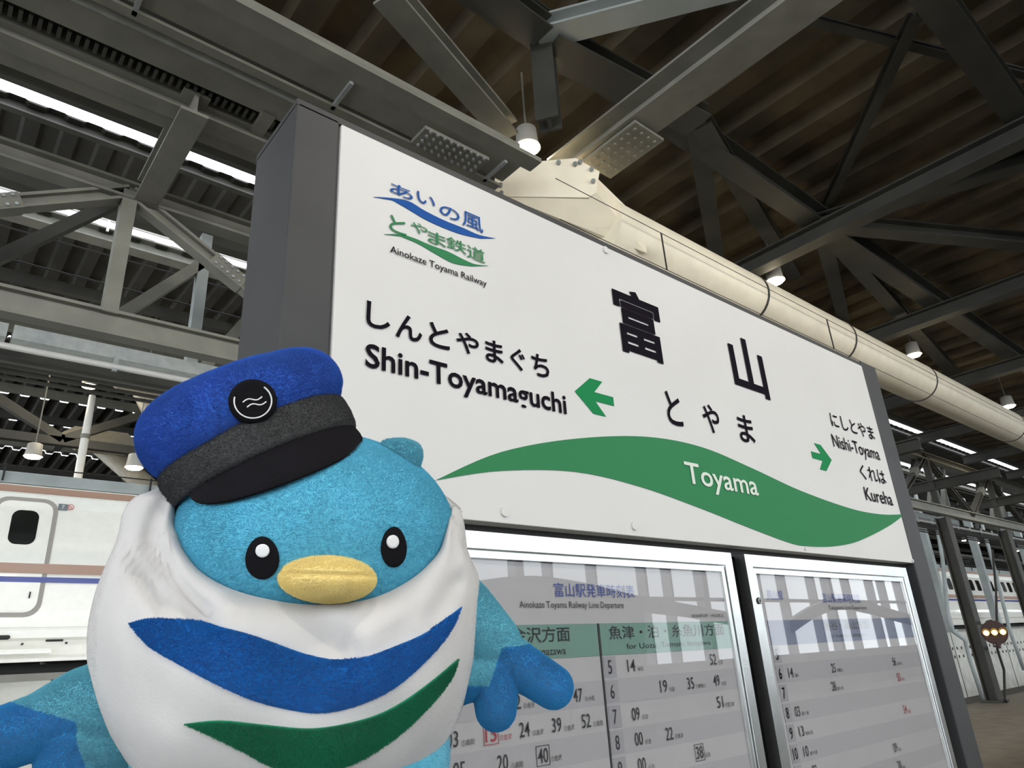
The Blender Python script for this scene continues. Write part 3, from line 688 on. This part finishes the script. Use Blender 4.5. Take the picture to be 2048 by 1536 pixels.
for k in range(18):
    h = str(5 + k); zz = RZ - RP * k
    for a in (.647, 1.071, 1.678): num(ink, h, a + (.004 if k < 5 else 0), zz, .0125, .011 if k < 5 else .020)
def xof(px, py): return float(aty(px, py, 1.0)[0])
ptext(inb, '富山駅発車時刻表', (1106, 1165), (1269, 1196), yt); ptext(ink, 'Ainokaze Toyama Railway Line Departure', (1037, 1202), (1247, 1220), yt)
add_text(ink, '2026年3月 14日改正', xof(1382, 1235), 1.620, xof(1447, 1235), 1.628, yt)
za = lambda px, py: float(aty(px, py, 1.0)[2])
add_text(ink, '金沢方面', xof(1019, 1265), 1.580, xof(1138, 1265), 1.607, yt, .01); add_text(ink, 'for Kanazawa', xof(1036, 1300), 1.558, xof(1130, 1300), 1.572, yt)
add_text(ink, '魚津・泊・糸魚川方面', xof(1216, 1265), 1.580, xof(1447, 1265), 1.606, yt, .006); add_text(ink, 'for Uozu, Tomari, Itoigawa', xof(1252, 1295), 1.558, xof(1421, 1295), 1.572, yt)
ent = [(1254, 1335, '14', '④泊'), (1421, 1335, '52', '④泊'), (1320, 1384, '19', '①泊'), (1375, 1380, '35', '①糸魚川'), (1427, 1372, '49', '④泊'), (1434, 1414, '51', '④直江津'), (1263, 1435, '09', '④泊'), (1269, 1485, '00', '④泊'), (1331, 1476, '22', '⑤魚津'), (1275, 1534, '00', '④泊'),
       (1146, 1398, '47', '③小松'), (1020, 1418, '12', '①金沢'), (891, 1490, '03', '①高岡'), (1038, 1470, '24', '③金沢'), (1103, 1462, '39', '①金沢'), (1163, 1454, '52', '①高岡'), (905, 1540, '05', '①高岡'), (993, 1528, '20', '①高岡')]
for px, py, s, d in ent:
    x, z = xof(px, py), za(px, py); k = round((RZ - z) / RP); num(ink, s, x, RZ - RP * k, H, None, d)
num(ink, '40', xof(1075, 1517), RZ - RP * round((RZ - za(1075, 1517)) / RP), H, None, '①金沢', True)
num(ink, '38', xof(1392, 1512), RZ - RP * round((RZ - za(1392, 1512)) / RP), H, None, '④泊', True)
num(inr, '15', xof(970, 1478), RZ - RP * round((RZ - za(970, 1478)) / RP), H, None, '①金沢', True)
add_text(inr, '土休日運休', xof(990, 1468), RZ - RP * round((RZ - za(970, 1478)) / RP) + .004, xof(990, 1468) + .032, RZ - RP * round((RZ - za(970, 1478)) / RP) + .012, yt)
random.seed(3)
for k in range(5, 18):       # further rows below the picture edge
    for j in range(4):
        num(ink, '%02d' % (4 + j * 14 + (k * 5 + j * 3) % 11), .72 + j * .085, RZ - RP * k, H, None, '①金沢'); 
        if j < 3: num(ink, '%02d' % (6 + j * 17 + (k * 7) % 9), 1.14 + j * .10, RZ - RP * k, H, None, '④泊')
ink.build('lettering', 'ink', p1); inb.build('lettering', 'ink_blue', p1); inr.build('lettering', 'ink_red', p1)
ink, inb, inr = MB(), MB(), MB()
for k in range(18): num(ink, str(5 + k), 1.681 - (.003 if k > 4 else 0), RZ - RP * k, .0125, .012 if k < 5 else .020)
ptext(inb, '高山線', (1530, 1179), (1566, 1200), yt); ptext(inb, '富山駅発車時刻表', (1641, 1186), (1721, 1206), yt)
ptext(ink, 'Takayama Line Departure', (1655, 1211), (1733, 1221), yt)
add_text(ink, '猪谷・高山方面', xof(1647, 1255), 1.582, xof(1737, 1255), 1.607, yt, .008); add_text(ink, 'for Inotani, Takayama', xof(1657, 1276), 1.560, xof(1734, 1276), 1.572, yt)
for px, py, s, d, m_ in [(1577, 1355, '14', '猪谷', 0), (1664, 1348, '25', '飛騨古川', 0), (1664, 1383, '28', '越中八尾', 0), (1786, 1332, '56', '越中八尾', 0), (1797, 1368, '50', '高山', 1), (1590, 1431, '03', '越中八尾', 0), (1598, 1470, '13', '越中八尾', 0), (1808, 1428, '54', '猪谷', 1), (1607, 1511, '10', '越中八尾', 0)]:
    x, z = xof(px, py), za(px, py); k = round((RZ - z) / RP); num(inr if m_ else ink, s, x, RZ - RP * k, H, None, d)
for k in range(6, 18):
    num(ink, '%02d' % ((k * 17) % 50), 1.75, RZ - RP * k, H, None, '越中八尾'); num(ink, '%02d' % ((k * 11) % 57), 2.2, RZ - RP * k, H, None, '猪谷')
ink.build('lettering', 'ink', p2); inb.build('lettering', 'ink_blue', p2); inr.build('lettering', 'ink_red', p2)
settle(p1); settle(p2)

# ------------------------------------------------------------------ plush bird toy held up in front of the sign
D0 = .42; K = D0 / F
OPX = (600., 1180.)
O = Vector(CAM + ray(*OPX) * (D0 / F)); FW = (Vector(CAM) - O).normalized()
UPv = Vector(R[:, 1]); UPv = (UPv - FW * UPv.dot(FW)).normalized(); RT = UPv.cross(FW).normalized()
def W(px, py, dz):
    c = O + FW * (dz * K); d = Vector(ray(px, py)); tt = (c - Vector(CAM)).dot(FW) / d.dot(FW); return Vector(CAM) + d * tt
def toy_px(p):
    c = R.T @ (np.array(p) - CAM); return 1024 + F * c[0] / -c[2], 768 - F * c[1] / -c[2]
toy = thing('plush_bird', 'light blue plush bird toy in a blue cap and white scarf, held before the sign', 'plush toy', W(600, 1800, 0))
def subsurf(me, lv):
    o = bpy.data.objects.new('tmp', me); COL.objects.link(o); md = o.modifiers.new('s', 'SUBSURF'); md.levels = lv; md.render_levels = lv
    dg = bpy.context.evaluated_depsgraph_get(); dg.update(); m2 = bpy.data.meshes.new_from_object(o.evaluated_get(dg)); bpy.data.objects.remove(o); return m2
def ell(cx, cy, cz, rx, ry, rz, rot=0, nu=64, nv=40, fn=None):
    mb = MB(); c0, s0 = math.cos(math.radians(rot)), math.sin(math.radians(rot)); vs = []
    for j in range(nv + 1):
        ph = math.pi * j / nv
        for i in range(nu):
            th = 2 * math.pi * i / nu; a, b, c = math.sin(ph) * math.cos(th), -math.cos(ph), math.sin(ph) * math.sin(th)
            k = fn(a, b, c) if fn else 1
            X, Yv, Zv = a * rx * k, b * ry * k, c * rz * k
            vs.append(W(cx + X * c0 - Yv * s0, cy + X * s0 + Yv * c0, cz + Zv))
    fs = [(j * nu + i, j * nu + (i + 1) % nu, (j + 1) * nu + (i + 1) % nu, (j + 1) * nu + i) for j in range(nv) for i in range(nu)]
    return mb.add(vs, fs)
def merge(o, d=.0002):
    bm = bmesh.new(); bm.from_mesh(o.data); bmesh.ops.remove_doubles(bm, verts=bm.verts, dist=d); bmesh.ops.recalc_face_normals(bm, faces=bm.faces)
    bm.to_mesh(o.data); bm.free()
    for p in o.data.polygons: p.use_smooth = True
    return o
head = merge(ell(630, 1085, 0, 281, 219, 245, 3, fn=lambda a, b, c: 1 + .035 * max(0, a) * max(0, -b) * 2 - .01 * a).build('head', 'plush_blue', toy))
body = merge(ell(575, 1500, -20, 325, 330, 240).build('body', 'plush_blue', toy))
def bvh(o): return BVHTree.FromPolygons([v.co for v in o.data.vertices], [tuple(p.vertices) for p in o.data.polygons])
def patch(name, m, poly, surf, parent, off=1.2, step=7., thick=True):
    """a sewn-on patch: fine triangulation of the outline laid on the surface"""
    poly = [np.array(p, float) for p in poly]; P = []
    for i in range(len(poly)):
        a, b = poly[i], poly[(i + 1) % len(poly)]; n = max(1, int(np.linalg.norm(b - a) / step)); P += [a + (b - a) * j / n for j in range(n)]
    nb = len(P); xs = [p[0] for p in P]; ys_ = [p[1] for p in P]
    def inside(x, y):
        r = False; j = nb - 1
        for i in range(nb):
            if (P[i][1] > y) != (P[j][1] > y) and x < (P[j][0] - P[i][0]) * (y - P[i][1]) / (P[j][1] - P[i][1]) + P[i][0]: r = not r
            j = i
        return r
    pts = [tuple(p) for p in P]; A = np.array(P); yv = min(ys_)
    row = 0
    while yv < max(ys_):
        xv = min(xs) + (step / 2 if row % 2 else 0)
        while xv < max(xs):
            if inside(xv, yv) and np.min((A[:, 0] - xv) ** 2 + (A[:, 1] - yv) ** 2) > (step * .55) ** 2: pts.append((xv, yv))
            xv += step
        yv += step * .87; row += 1
    from mathutils.geometry import delaunay_2d_cdt
    r = delaunay_2d_cdt([Vector(p) for p in pts], [(i, (i + 1) % nb) for i in range(nb)], [], 1, 1e-4)
    v2, _, fs = r[0], r[1], r[2]; vs = []; ok = []
    for q in v2:
        d = Vector(ray(q[0], q[1])).normalized(); h = surf.ray_cast(Vector(CAM), d)
        if h[0] is None: vs.append(Vector((0, 0, 0))); ok.append(False)
        else: vs.append(h[0] + (h[1] if h[1].dot(d) < 0 else -h[1]) * off * K); ok.append(True)
    fs = [f for f in fs if all(ok[i] for i in f)]
    mb = MB().add(vs, fs); o = obj(name, mb.mesh(), m, parent, True)
    md = o.modifiers.new('thickness', 'SOLIDIFY'); md.thickness = off * K * 1.2; md.offset = 0
    return o
def oval(cx, cy, rx, ry, n=28, egg=0): return [(cx + rx * math.cos(q * 2 * math.pi / n) * (1 + egg * math.sin(q * 2 * math.pi / n)), cy + ry * math.sin(q * 2 * math.pi / n)) for q in range(n)]
bh = bvh(head)
for (cx, cy, rx, ry), (hx, hy, hr, hs) in (((526, 1115, 33, 42), (528, 1101, 13, 13)), ((786, 1094, 25, 40), (782, 1084, 11.5, 13))):
    e = patch('eye', 'felt_black', oval(cx, cy, rx, ry, egg=.08), bh, head, 2.2, 5)
    patch('eye_highlight', 'thread', oval(hx, hy, hr, hs), bh, head, 4.2, 4)
# beak: a soft yellow cushion with a pinched seam
def beakf(a, b, c): return 1 - .13 * math.exp(-((b + .22 - .25 * a * a * 0) / .10) ** 2) * max(0, c) - .02 * abs(a)
bz = 245 * math.sqrt(max(0, 1 - (24 / 281) ** 2 - (72 / 219) ** 2))
merge(ell(654, 1157, bz - 12, 99, 47, 74, 2, 72, 48, beakf).build('beak', 'beak', toy))
# small tuft on the head
mb = MB(); tp = [(762, 884), (790, 877), (818, 879), (838, 889), (845, 905), (843, 925), (834, 943), (822, 950), (800, 930), (778, 908)]
tp = smooth_curve(tp, 3, True); vs = []; cxm = sum(p[0] for p in tp) / len(tp); cym = sum(p[1] for p in tp) / len(tp)
rings = [(.15, 26), (.5, 24), (.8, 16), (1, 0), (.8, -16), (.5, -24), (.15, -26)]
for s_, z_ in rings:
    for p in tp: vs.append(W(cxm + (p[0] - cxm) * s_, cym + (p[1] - cym) * s_, 28 + z_))
n = len(tp); fs = [(j * n + i, j * n + (i + 1) % n, (j + 1) * n + (i + 1) % n, (j + 1) * n + i) for j in range(len(rings) - 1) for i in range(n)] + [tuple(range(n)), tuple(range(len(rings) * n - 1, (len(rings) - 1) * n - 1, -1))]
tf = mb.add(vs, fs).build('tuft', 'plush_teal', toy); merge(tf)

# ---- scarf
I_ = [(352, 1000), (350, 1040), (360, 1085), (376, 1115), (400, 1142), (435, 1165), (480, 1184), (540, 1199), (600, 1208), (660, 1209), (720, 1202), (770, 1187), (820, 1160), (855, 1131), (880, 1100), (893, 1060), (899, 1035), (903, 1016)]
S_ = [(296, 984), (262, 998), (243, 1032), (235, 1075), (207, 1140), (186, 1200), (174, 1270), (176, 1340), (192, 1420), (232, 1500), (300, 1575), (400, 1630), (540, 1655), (680, 1640), (790, 1590), (868, 1520), (915, 1440), (942, 1360), (955, 1285), (962, 1200), (957, 1150), (936, 1105), (930, 1055), (922, 1022)]
def resample(pts, n):
    P = np.array(smooth_curve(pts, 8)); d = np.r_[0, np.cumsum(np.linalg.norm(np.diff(P, axis=0), axis=1))]; t_ = np.linspace(0, d[-1], n); return np.c_[np.interp(t_, d, P[:, 0]), np.interp(t_, d, P[:, 1])]
NS = 72; Ia = resample(I_, NS); Sa = resample(S_, NS)
back_I = [(840, 985), (760, 975), (620, 985), (480, 985), (400, 985)]; back_S = [(850, 965), (760, 950), (620, 955), (480, 955), (370, 960)]
bI = resample([tuple(Ia[-1])] + back_I + [tuple(Ia[0])], 26)[1:-1]; bS = resample([tuple(Sa[-1])] + back_S + [tuple(Sa[0])], 26)[1:-1]
def head_z(x, y):
    q = 1 - ((x - 630) / 281) ** 2 - ((y - 1085) / 219) ** 2; return 245 * math.sqrt(max(q, 0))
vs = []; stations = []
for i in range(NS):
    zi = max(12, head_z(*Ia[i]) + 10); stations.append((Ia[i], Sa[i], zi, 1.))
for i in range(24):
    q = math.sin(math.pi * (i + 1) / 25); stations.append((bI[i], bS[i], -30 - 160 * q, 0.))
rng = np.random.RandomState(4)
folds = [((300, 1095), (410, 1225), 26, -42), ((335, 1060), (450, 1225), 26, 20), ((255, 1100), (330, 1205), 18, -24), ((915, 1165), (862, 1235), 18, -22), ((895, 1190), (845, 1245), 14, 8), ((640, 1235), (700, 1300), 30, -24), ((250, 1240), (330, 1420), 30, -6), ((790, 1215), (720, 1285), 22, 16), ((320, 1010), (300, 1080), 16, -10), ((905, 1070), (915, 1115), 12, -7), ((430, 1195), (330, 1150), 16, 10)]
def fold_z(x, y):
    z = 0
    for (ax, ay), (bx, by), wd, amp in folds:
        dx, dy = bx - ax, by - ay; L = dx * dx + dy * dy; t_ = max(0, min(1, ((x - ax) * dx + (y - ay) * dy) / L)); r2 = (x - ax - t_ * dx) ** 2 + (y - ay - t_ * dy) ** 2; z += 1.35 * amp * math.exp(-r2 / wd ** 2)
    return z + 4 * math.sin(x * .021 + y * .013) + 3 * math.sin(y * .034 - x * .017)
TT = [-3, -2, -1] + list(np.linspace(0, 1, 26)) + [1.06, 1.14, 1.26, 1.42, 1.6]
for I0, S0, zi, fr0 in stations:
    d = S0 - I0; L = np.linalg.norm(d); dn = d / L
    bulge = 95 * min(1, L / 260) if fr0 else 18
    for t_ in TT:
        if t_ < 0: p = I0 + dn * [0, 5, 14, 18][int(-t_)]; z = zi + [0, -8, -30, -75][int(-t_)]
        elif t_ <= 1:
            p = I0 + d * math.sin(t_ * math.pi / 2); rim = math.exp(-((t_ - .07) / .05) ** 2) * 8
            z = zi * math.cos(t_ * math.pi / 2) ** .8 + bulge * (math.sin(math.pi * t_) ** .8) * (1 - .35 * t_) + rim - 20 * t_ if t_ < 1 else -20
            z += fold_z(*p) * (min(1, t_ * 8) * min(1, (1 - t_) * 8)) * fr0 if t_ < 1 else 0
            if not fr0: z = zi + bulge * math.sin(math.pi * t_)
        else:
            a_ = (t_ - 1) / .6 * math.pi / 2; cc = np.array([600., 1350.]); p = S0 + (cc - S0) * (1 - math.cos(a_)) * .9
            z = (-20 - 210 * math.sin(a_)) if fr0 else zi - 60 * math.sin(a_)
        vs.append(W(p[0], p[1], z))
m_ = len(TT); n = len(stations)
fs = [(i * m_ + j, ((i + 1) % n) * m_ + j, ((i + 1) % n) * m_ + j + 1, i * m_ + j + 1) for i in range(n) for j in range(m_ - 1)]
scarf = MB().add(vs, fs).build('scarf', 'scarf_white', toy)
merge(scarf); bs = bvh(scarf)
blue_p = [(259, 1247), (297, 1238), (350, 1240), (418, 1248), (510, 1272), (603, 1305), (659, 1319), (719, 1317), (789, 1293), (858, 1261), (921, 1214), (902, 1259), (858, 1315), (789, 1375), (719, 1409), (660, 1424), (603, 1424), (510, 1402), (418, 1361), (325, 1310), (288, 1282)]
green_p = [(369, 1447), (441, 1440), (533, 1449), (626, 1456), (719, 1440), (789, 1412), (858, 1365), (915, 1317), (898, 1362), (849, 1421), (789, 1475), (724, 1517), (660, 1540), (600, 1545), (540, 1530), (487, 1502), (418, 1468)]
def sc(pts, corners):
    out = []; idx = [i for i, p in enumerate(pts) if p in corners]; n_ = len(pts)
    for a, b in zip(idx, idx[1:] + [idx[0] + n_]):
        seg = [pts[i % n_] for i in range(a, b + 1)]; out += [tuple(p) for p in smooth_curve(seg, 4)[:-1]]
    return out
patch('blue_wave', 'scarf_blue', sc(blue_p, [blue_p[0], blue_p[10]]), bs, scarf, 1.6, 9)
patch('green_wave', 'scarf_green', sc(green_p, [green_p[0], green_p[7]]), bs, scarf, 1.6, 9)

# ---- wings, grown as one smooth surface and split at the colour seam
def blob(caps, vox=.0008):
    mb = MB()
    for (p, r), (q, s_) in caps:
        p, q = Vector(p), Vector(q)
        for k in range(9):
            t_ = k / 8; c = p.lerp(q, t_); rr = r + (s_ - r) * t_; base = len(mb.v)
            nu, nv = 16, 10
            for j in range(nv + 1):
                ph = math.pi * j / nv
                for i in range(nu): th = 2 * math.pi * i / nu; mb.v.append(tuple(c + Vector((math.sin(ph) * math.cos(th), math.sin(ph) * math.sin(th), math.cos(ph))) * rr))
            for j in range(nv):
                for i in range(nu): mb.f.append((base + j * nu + i, base + j * nu + (i + 1) % nu, base + (j + 1) * nu + (i + 1) % nu, base + (j + 1) * nu + i))
    o = bpy.data.objects.new('tmp', mb.mesh()); COL.objects.link(o)
    md = o.modifiers.new('r', 'REMESH'); md.mode = 'VOXEL'; md.voxel_size = vox
    sm = o.modifiers.new('s', 'SMOOTH'); sm.iterations = 12; sm.factor = .6
    dg = bpy.context.evaluated_depsgraph_get(); dg.update(); me = bpy.data.meshes.new_from_object(o.evaluated_get(dg)); bpy.data.objects.remove(o)
    return me
def wing(caps, is_tip, label):
    cp = [((W(*p), r * K), (W(*q), s_ * K)) for (p, r), (q, s_) in caps]; me = blob(cp)
    vs = [v.co.copy() for v in me.vertices]; A, B = [], []
    for p in me.polygons:
        c = sum((vs[i] for i in p.vertices), Vector()) / len(p.vertices); (B if is_tip(*toy_px(c)) else A).append(tuple(p.vertices))
    out = []
    for nm, m, fs in (('wing', 'plush_teal', A), ('wing_tip', 'plush_tip', B)):
        use = sorted({i for f in fs for i in f}); mp = {j: i for i, j in enumerate(use)}
        mm = bpy.data.meshes.new(nm); mm.from_pydata([vs[i] for i in use], [], [tuple(mp[i] for i in f) for f in fs]); mm.update()
        out.append(obj(nm, mm, m, toy if not out else out[0], True))
    out[1].matrix_parent_inverse = Matrix()
    out[0]['label'] = label; return out
wing_r = wing([(((905, 1235, -10), 92), ((985, 1285, 10), 58)), (((900, 1340, -10), 70), ((985, 1330, 10), 52)), (((985, 1295, 10), 52), ((1045, 1335, 22), 44)), (((1045, 1335, 22), 44), ((1106, 1374, 34), 41)), (((990, 1330, 12), 52), ((992, 1418, 26), 40))],
     lambda x, y: (y > 1296 - (x - 1003) * .11 and x > 1003 - (y - 1296) * .32) or y > 1372, 'raised wing beside the timetable case, pale teal')
wing_l = wing([(((285, 1400, -30), 92), ((165, 1415, 0), 66)), (((165, 1415, 0), 66), ((80, 1450, 15), 52)), (((80, 1450, 15), 52), ((-30, 1490, 25), 50)), (((230, 1470, -10), 62), ((150, 1480, 5), 60)), (((150, 1470, 5), 60), ((140, 1590, 15), 52))],
     lambda x, y: (x < 153 + max(0, y - 1486) * .38) and y > 1416 + (x - 56) * .29, 'wing on the train side, pale teal')

# ---- cap
AX = Vector((-.418, -.908)); AL = Vector((.908, -.418)); Bc = Vector((345 + 196 * .908, 1011 - 196 * .418)); TILT = math.radians(9)
def capP(r, h, th):
    """th=0 to the picture right along the band, 90 deg towards the viewer"""
    a, fz = r * math.cos(th), r * math.sin(th); hh = h * math.cos(TILT) + fz * math.sin(TILT); z = -22 + fz * math.cos(TILT) - h * math.sin(TILT)
    p = Bc + AL * a + AX * hh; return W(p.x, p.y, z)
def lathe(prof, nu=80, closed=False, fn=None):
    mb = MB(); vs = []
    for r, h in prof:
        for i in range(nu):
            th = 2 * math.pi * i / nu; rr, hh = fn(r, h, th) if fn else (r, h); vs.append(capP(rr, hh, th))
    n = len(prof); rg = range(n if closed else n - 1)
    return mb.add(vs, [(j * nu + i, j * nu + (i + 1) % nu, ((j + 1) % n) * nu + (i + 1) % nu, ((j + 1) % n) * nu + i) for j in rg for i in range(nu)])
cp = [tuple(p) for p in smooth_curve([(150, 50), (186, 56), (200, 66), (213, 92), (215, 120), (205, 150), (180, 176), (140, 192), (80, 200), (0.5, 202)], 4)]
def crownf(r, h, th):
    w_ = 1 + .012 * math.sin(3 * th + 1) + .008 * math.sin(7 * th); dent = 0
    for c0_, wd, am in ((math.radians(118), .16, 9), (math.radians(70), .2, -4), (math.radians(40), .13, 6)):
        dd_ = th - c0_; dent += am * math.exp(-(dd_ / wd) ** 2) * max(0, min(1, (h - 70) / 60))
    lift = 10 * math.cos(th - math.radians(200)) * (h / 200)
    return r * w_ - dent, h + lift * (h > 80)
crown = merge(lathe(cp, 96, fn=crownf).build('cap', 'cap_blue', toy))
band = merge(lathe([(196, 64), (203, 50), (206, 25), (205, 2), (202, -8), (195, -10), (190, 0), (186, 60)], 80, True).build('cap_band', 'cap_grey', crown)); band.matrix_parent_inverse = Matrix()
vs = []; nT = 36; prof_n = 7
def brimP(s_, q, dz):
    th = math.radians(2 + 142 * s_); e = math.sin(math.pi * s_) ** .5
    r = 193 + q * 38 * e; h = 4 - q * (98 * e) + q * q * 6 + dz; 
    return capP(r, h, th)
TQ = [0, .2, .4, .6, .8, 1.]
for s_i in range(nT + 1):
    s_ = s_i / nT
    for q in TQ: vs.append(brimP(s_, q, 0))
    for q in reversed(TQ): vs.append(brimP(s_, q * .99, -7))
m_ = len(TQ) * 2; fs = [(i * m_ + j, (i + 1) * m_ + j, (i + 1) * m_ + (j + 1) % m_, i * m_ + (j + 1) % m_) for i in range(nT) for j in range(m_)] + [tuple(range(m_)), tuple(range((nT + 1) * m_ - 1, nT * m_ - 1, -1))]
brim = merge(MB().add(vs, fs).build('cap_brim', 'felt_black', crown)); brim.matrix_parent_inverse = Matrix()
# badge on the cap, laid over crown and band
mbv = BVHTree.FromPolygons([v.co for v in crown.data.vertices] + [v.co for v in band.data.vertices], [tuple(p.vertices) for p in crown.data.polygons] + [tuple(i + len(crown.data.vertices) for i in p.vertices) for p in band.data.polygons])
cB = Vector(CAM); dB = Vector(ray(506, 803)).normalized(); hit = mbv.ray_cast(cB, dB); nB = hit[1] if hit[1].dot(dB) < 0 else -hit[1]; nB = (nB * .5 + FW * .5).normalized()
pB = hit[0] + nB * 3.0 * K; uB = (UPv - nB * UPv.dot(nB)).normalized(); rB = uB.cross(nB).normalized()
kk = (pB - cB).length / math.sqrt(F ** 2 + (506 - 1024) ** 2 + (803 - 768) ** 2)
bd = MB(); bd.tube([pB - nB * 16 * kk, pB - nB * 2 * kk, pB + nB * 3 * kk, pB + nB * 5 * kk], [44 * kk, 46 * kk, 43 * kk, 37 * kk], 40)
b_ = bd.build('cap_badge', 'felt_black', crown, True); b_.matrix_parent_inverse = Matrix()
def bp(x, y, z=6.0): return pB + (rB * x - uB * y + nB * z) * kk
st = MB(); st.tube([bp(35 * math.cos(math.radians(a)), 35 * math.sin(math.radians(a)) + 1) for a in range(-55, 196, 8)], 1.5 * kk, 6)
st.tube([bp(-19 + 36 * q / 10, 4 - 12 * q / 10 + 3.5 * math.sin(q / 10 * 2 * math.pi) * -1) for q in range(11)], 1.4 * kk, 6)
st.tube([bp(-11 + 36 * q / 10, 14 - 12 * q / 10 + 3.5 * math.sin(q / 10 * 2 * math.pi) * -1) for q in range(11)], 1.4 * kk, 6)
b_ = st.build('badge_stitching', 'thread', crown); b_.matrix_parent_inverse = Matrix()

# ------------------------------------------------------------------ short plush pile
def inpoly(P, x, y):
    r = np.zeros(len(x), bool); n = len(P); j = n - 1
    for i in range(n):
        xi, yi, xj, yj = P[i][0], P[i][1], P[j][0], P[j][1]
        if yi != yj: r ^= ((yi > y) != (yj > y)) & (x < (xj - xi) * (y - yi) / (yj - yi) + xi)
        j = i
    return r
nb_ = np.mean([(p.center - crown.data.polygons[0].center).dot(p.normal) for p in crown.data.polygons])
FLIP = ()
def pile(o, count, parent, m, ln=5.0, rad=.42, holes=(), jit=.22):
    me = o.data; me.calc_loop_triangles(); V = np.array([tuple(v.co) for v in me.vertices]); T = np.array([tuple(t_.vertices) for t_ in me.loop_triangles])
    A, B, Cc = V[T[:, 0]], V[T[:, 1]], V[T[:, 2]]; N = np.cross(B - A, Cc - A); ar = np.linalg.norm(N, axis=1); N = N / np.maximum(ar, 1e-12)[:, None]
    cen = (A + B + Cc) / 3
    if (ar * (((cen - CAM) * N).sum(1) < 0)).sum() < .2 * ar.sum() or o in FLIP: N = -N
    vis = ((cen - CAM) * N).sum(1) < .25 * np.linalg.norm(cen - CAM, axis=1)
    ar = ar * vis; rng = np.random.RandomState(count); t_ = rng.choice(len(T), count, p=ar / ar.sum()); u, v = rng.rand(count), rng.rand(count); f_ = u + v > 1; u[f_] = 1 - u[f_]; v[f_] = 1 - v[f_]
    P = A[t_] + (B - A)[t_] * u[:, None] + (Cc - A)[t_] * v[:, None]; n = N[t_]
    c = (P - CAM) @ R; px = 1024 + F * c[:, 0] / -c[:, 2]; py = 768 - F * c[:, 1] / -c[:, 2]
    keep = (py < 1620) & (px > -90)
    for h in holes: keep &= ~inpoly(h, px, py)
    P, n = P[keep], n[keep]; k = len(P)
    wave = np.stack([np.sin(P[:, 1] * 140 + P[:, 2] * 90), np.sin(P[:, 2] * 120 + 1), np.sin(P[:, 0] * 130 + 2)], 1) * .12
    d = n + wave + rng.normal(0, jit, (k, 3)); d /= np.linalg.norm(d, axis=1)[:, None]; L = ln * K * rng.uniform(.6, 1.25, k)[:, None]
    pts = np.stack([P - n * .4 * K, P + (n * .6 + d * .4) * L * .5, P + (n * .3 + d * .7) * L], 1).reshape(-1, 3).astype(np.float32)
    hc = bpy.data.hair_curves.new('pile'); hc.add_curves([3] * k); hc.attributes['position'].data.foreach_set('vector', pts.ravel())
    ra = hc.attributes.get('radius') or hc.attributes.new('radius', 'FLOAT', 'POINT')
    ra.data.foreach_set('value', np.tile(np.array([rad, rad * .8, rad * .25], np.float32) * K, k))
    ho = bpy.data.objects.new('pile', hc); COL.objects.link(ho); hc.materials.append(MT[m]); ho.parent = parent; ho['kind'] = 'stuff'
eyes = [oval(526, 1115, 33, 42, egg=.08), oval(786, 1094, 25, 40, egg=.08)]
pile(head, 170000, head, 'plush_blue', 3.6, .3, holes=eyes)
pile(scarf, 150000, scarf, 'scarf_white', 6.5, holes=[sc(blue_p, [blue_p[0], blue_p[10]]), sc(green_p, [green_p[0], green_p[7]])])
for o in scarf.children:
    if o.name.startswith('blue_wave'): pile(o, 60000, scarf, 'scarf_blue', 4.5, .3)
    if o.name.startswith('green_wave'): pile(o, 45000, scarf, 'scarf_green', 4.5, .3)
pile(crown, 110000, crown, 'cap_blue', 4.5, .3)
pile(band, 60000, crown, 'cap_grey', 3., .28)
pile(wing_r[0], 40000, wing_r[0], 'plush_teal', 3.6, .3); pile(wing_r[1], 50000, wing_r[0], 'plush_tip', 3.6, .3)
pile(wing_l[0], 60000, wing_l[0], 'plush_teal', 3.6, .3); pile(wing_l[1], 50000, wing_l[0], 'plush_tip', 3.6, .3)
for o in toy.children:
    if o.name.startswith('beak'): pile(o, 30000, o, 'beak', 3.2, .3)
    if o.name.startswith('tuft'): pile(o, 9000, o, 'plush_teal', 3.5, .3)
    if o.name.startswith('body'): pile(o, 14000, o, 'plush_blue', 4., .3)
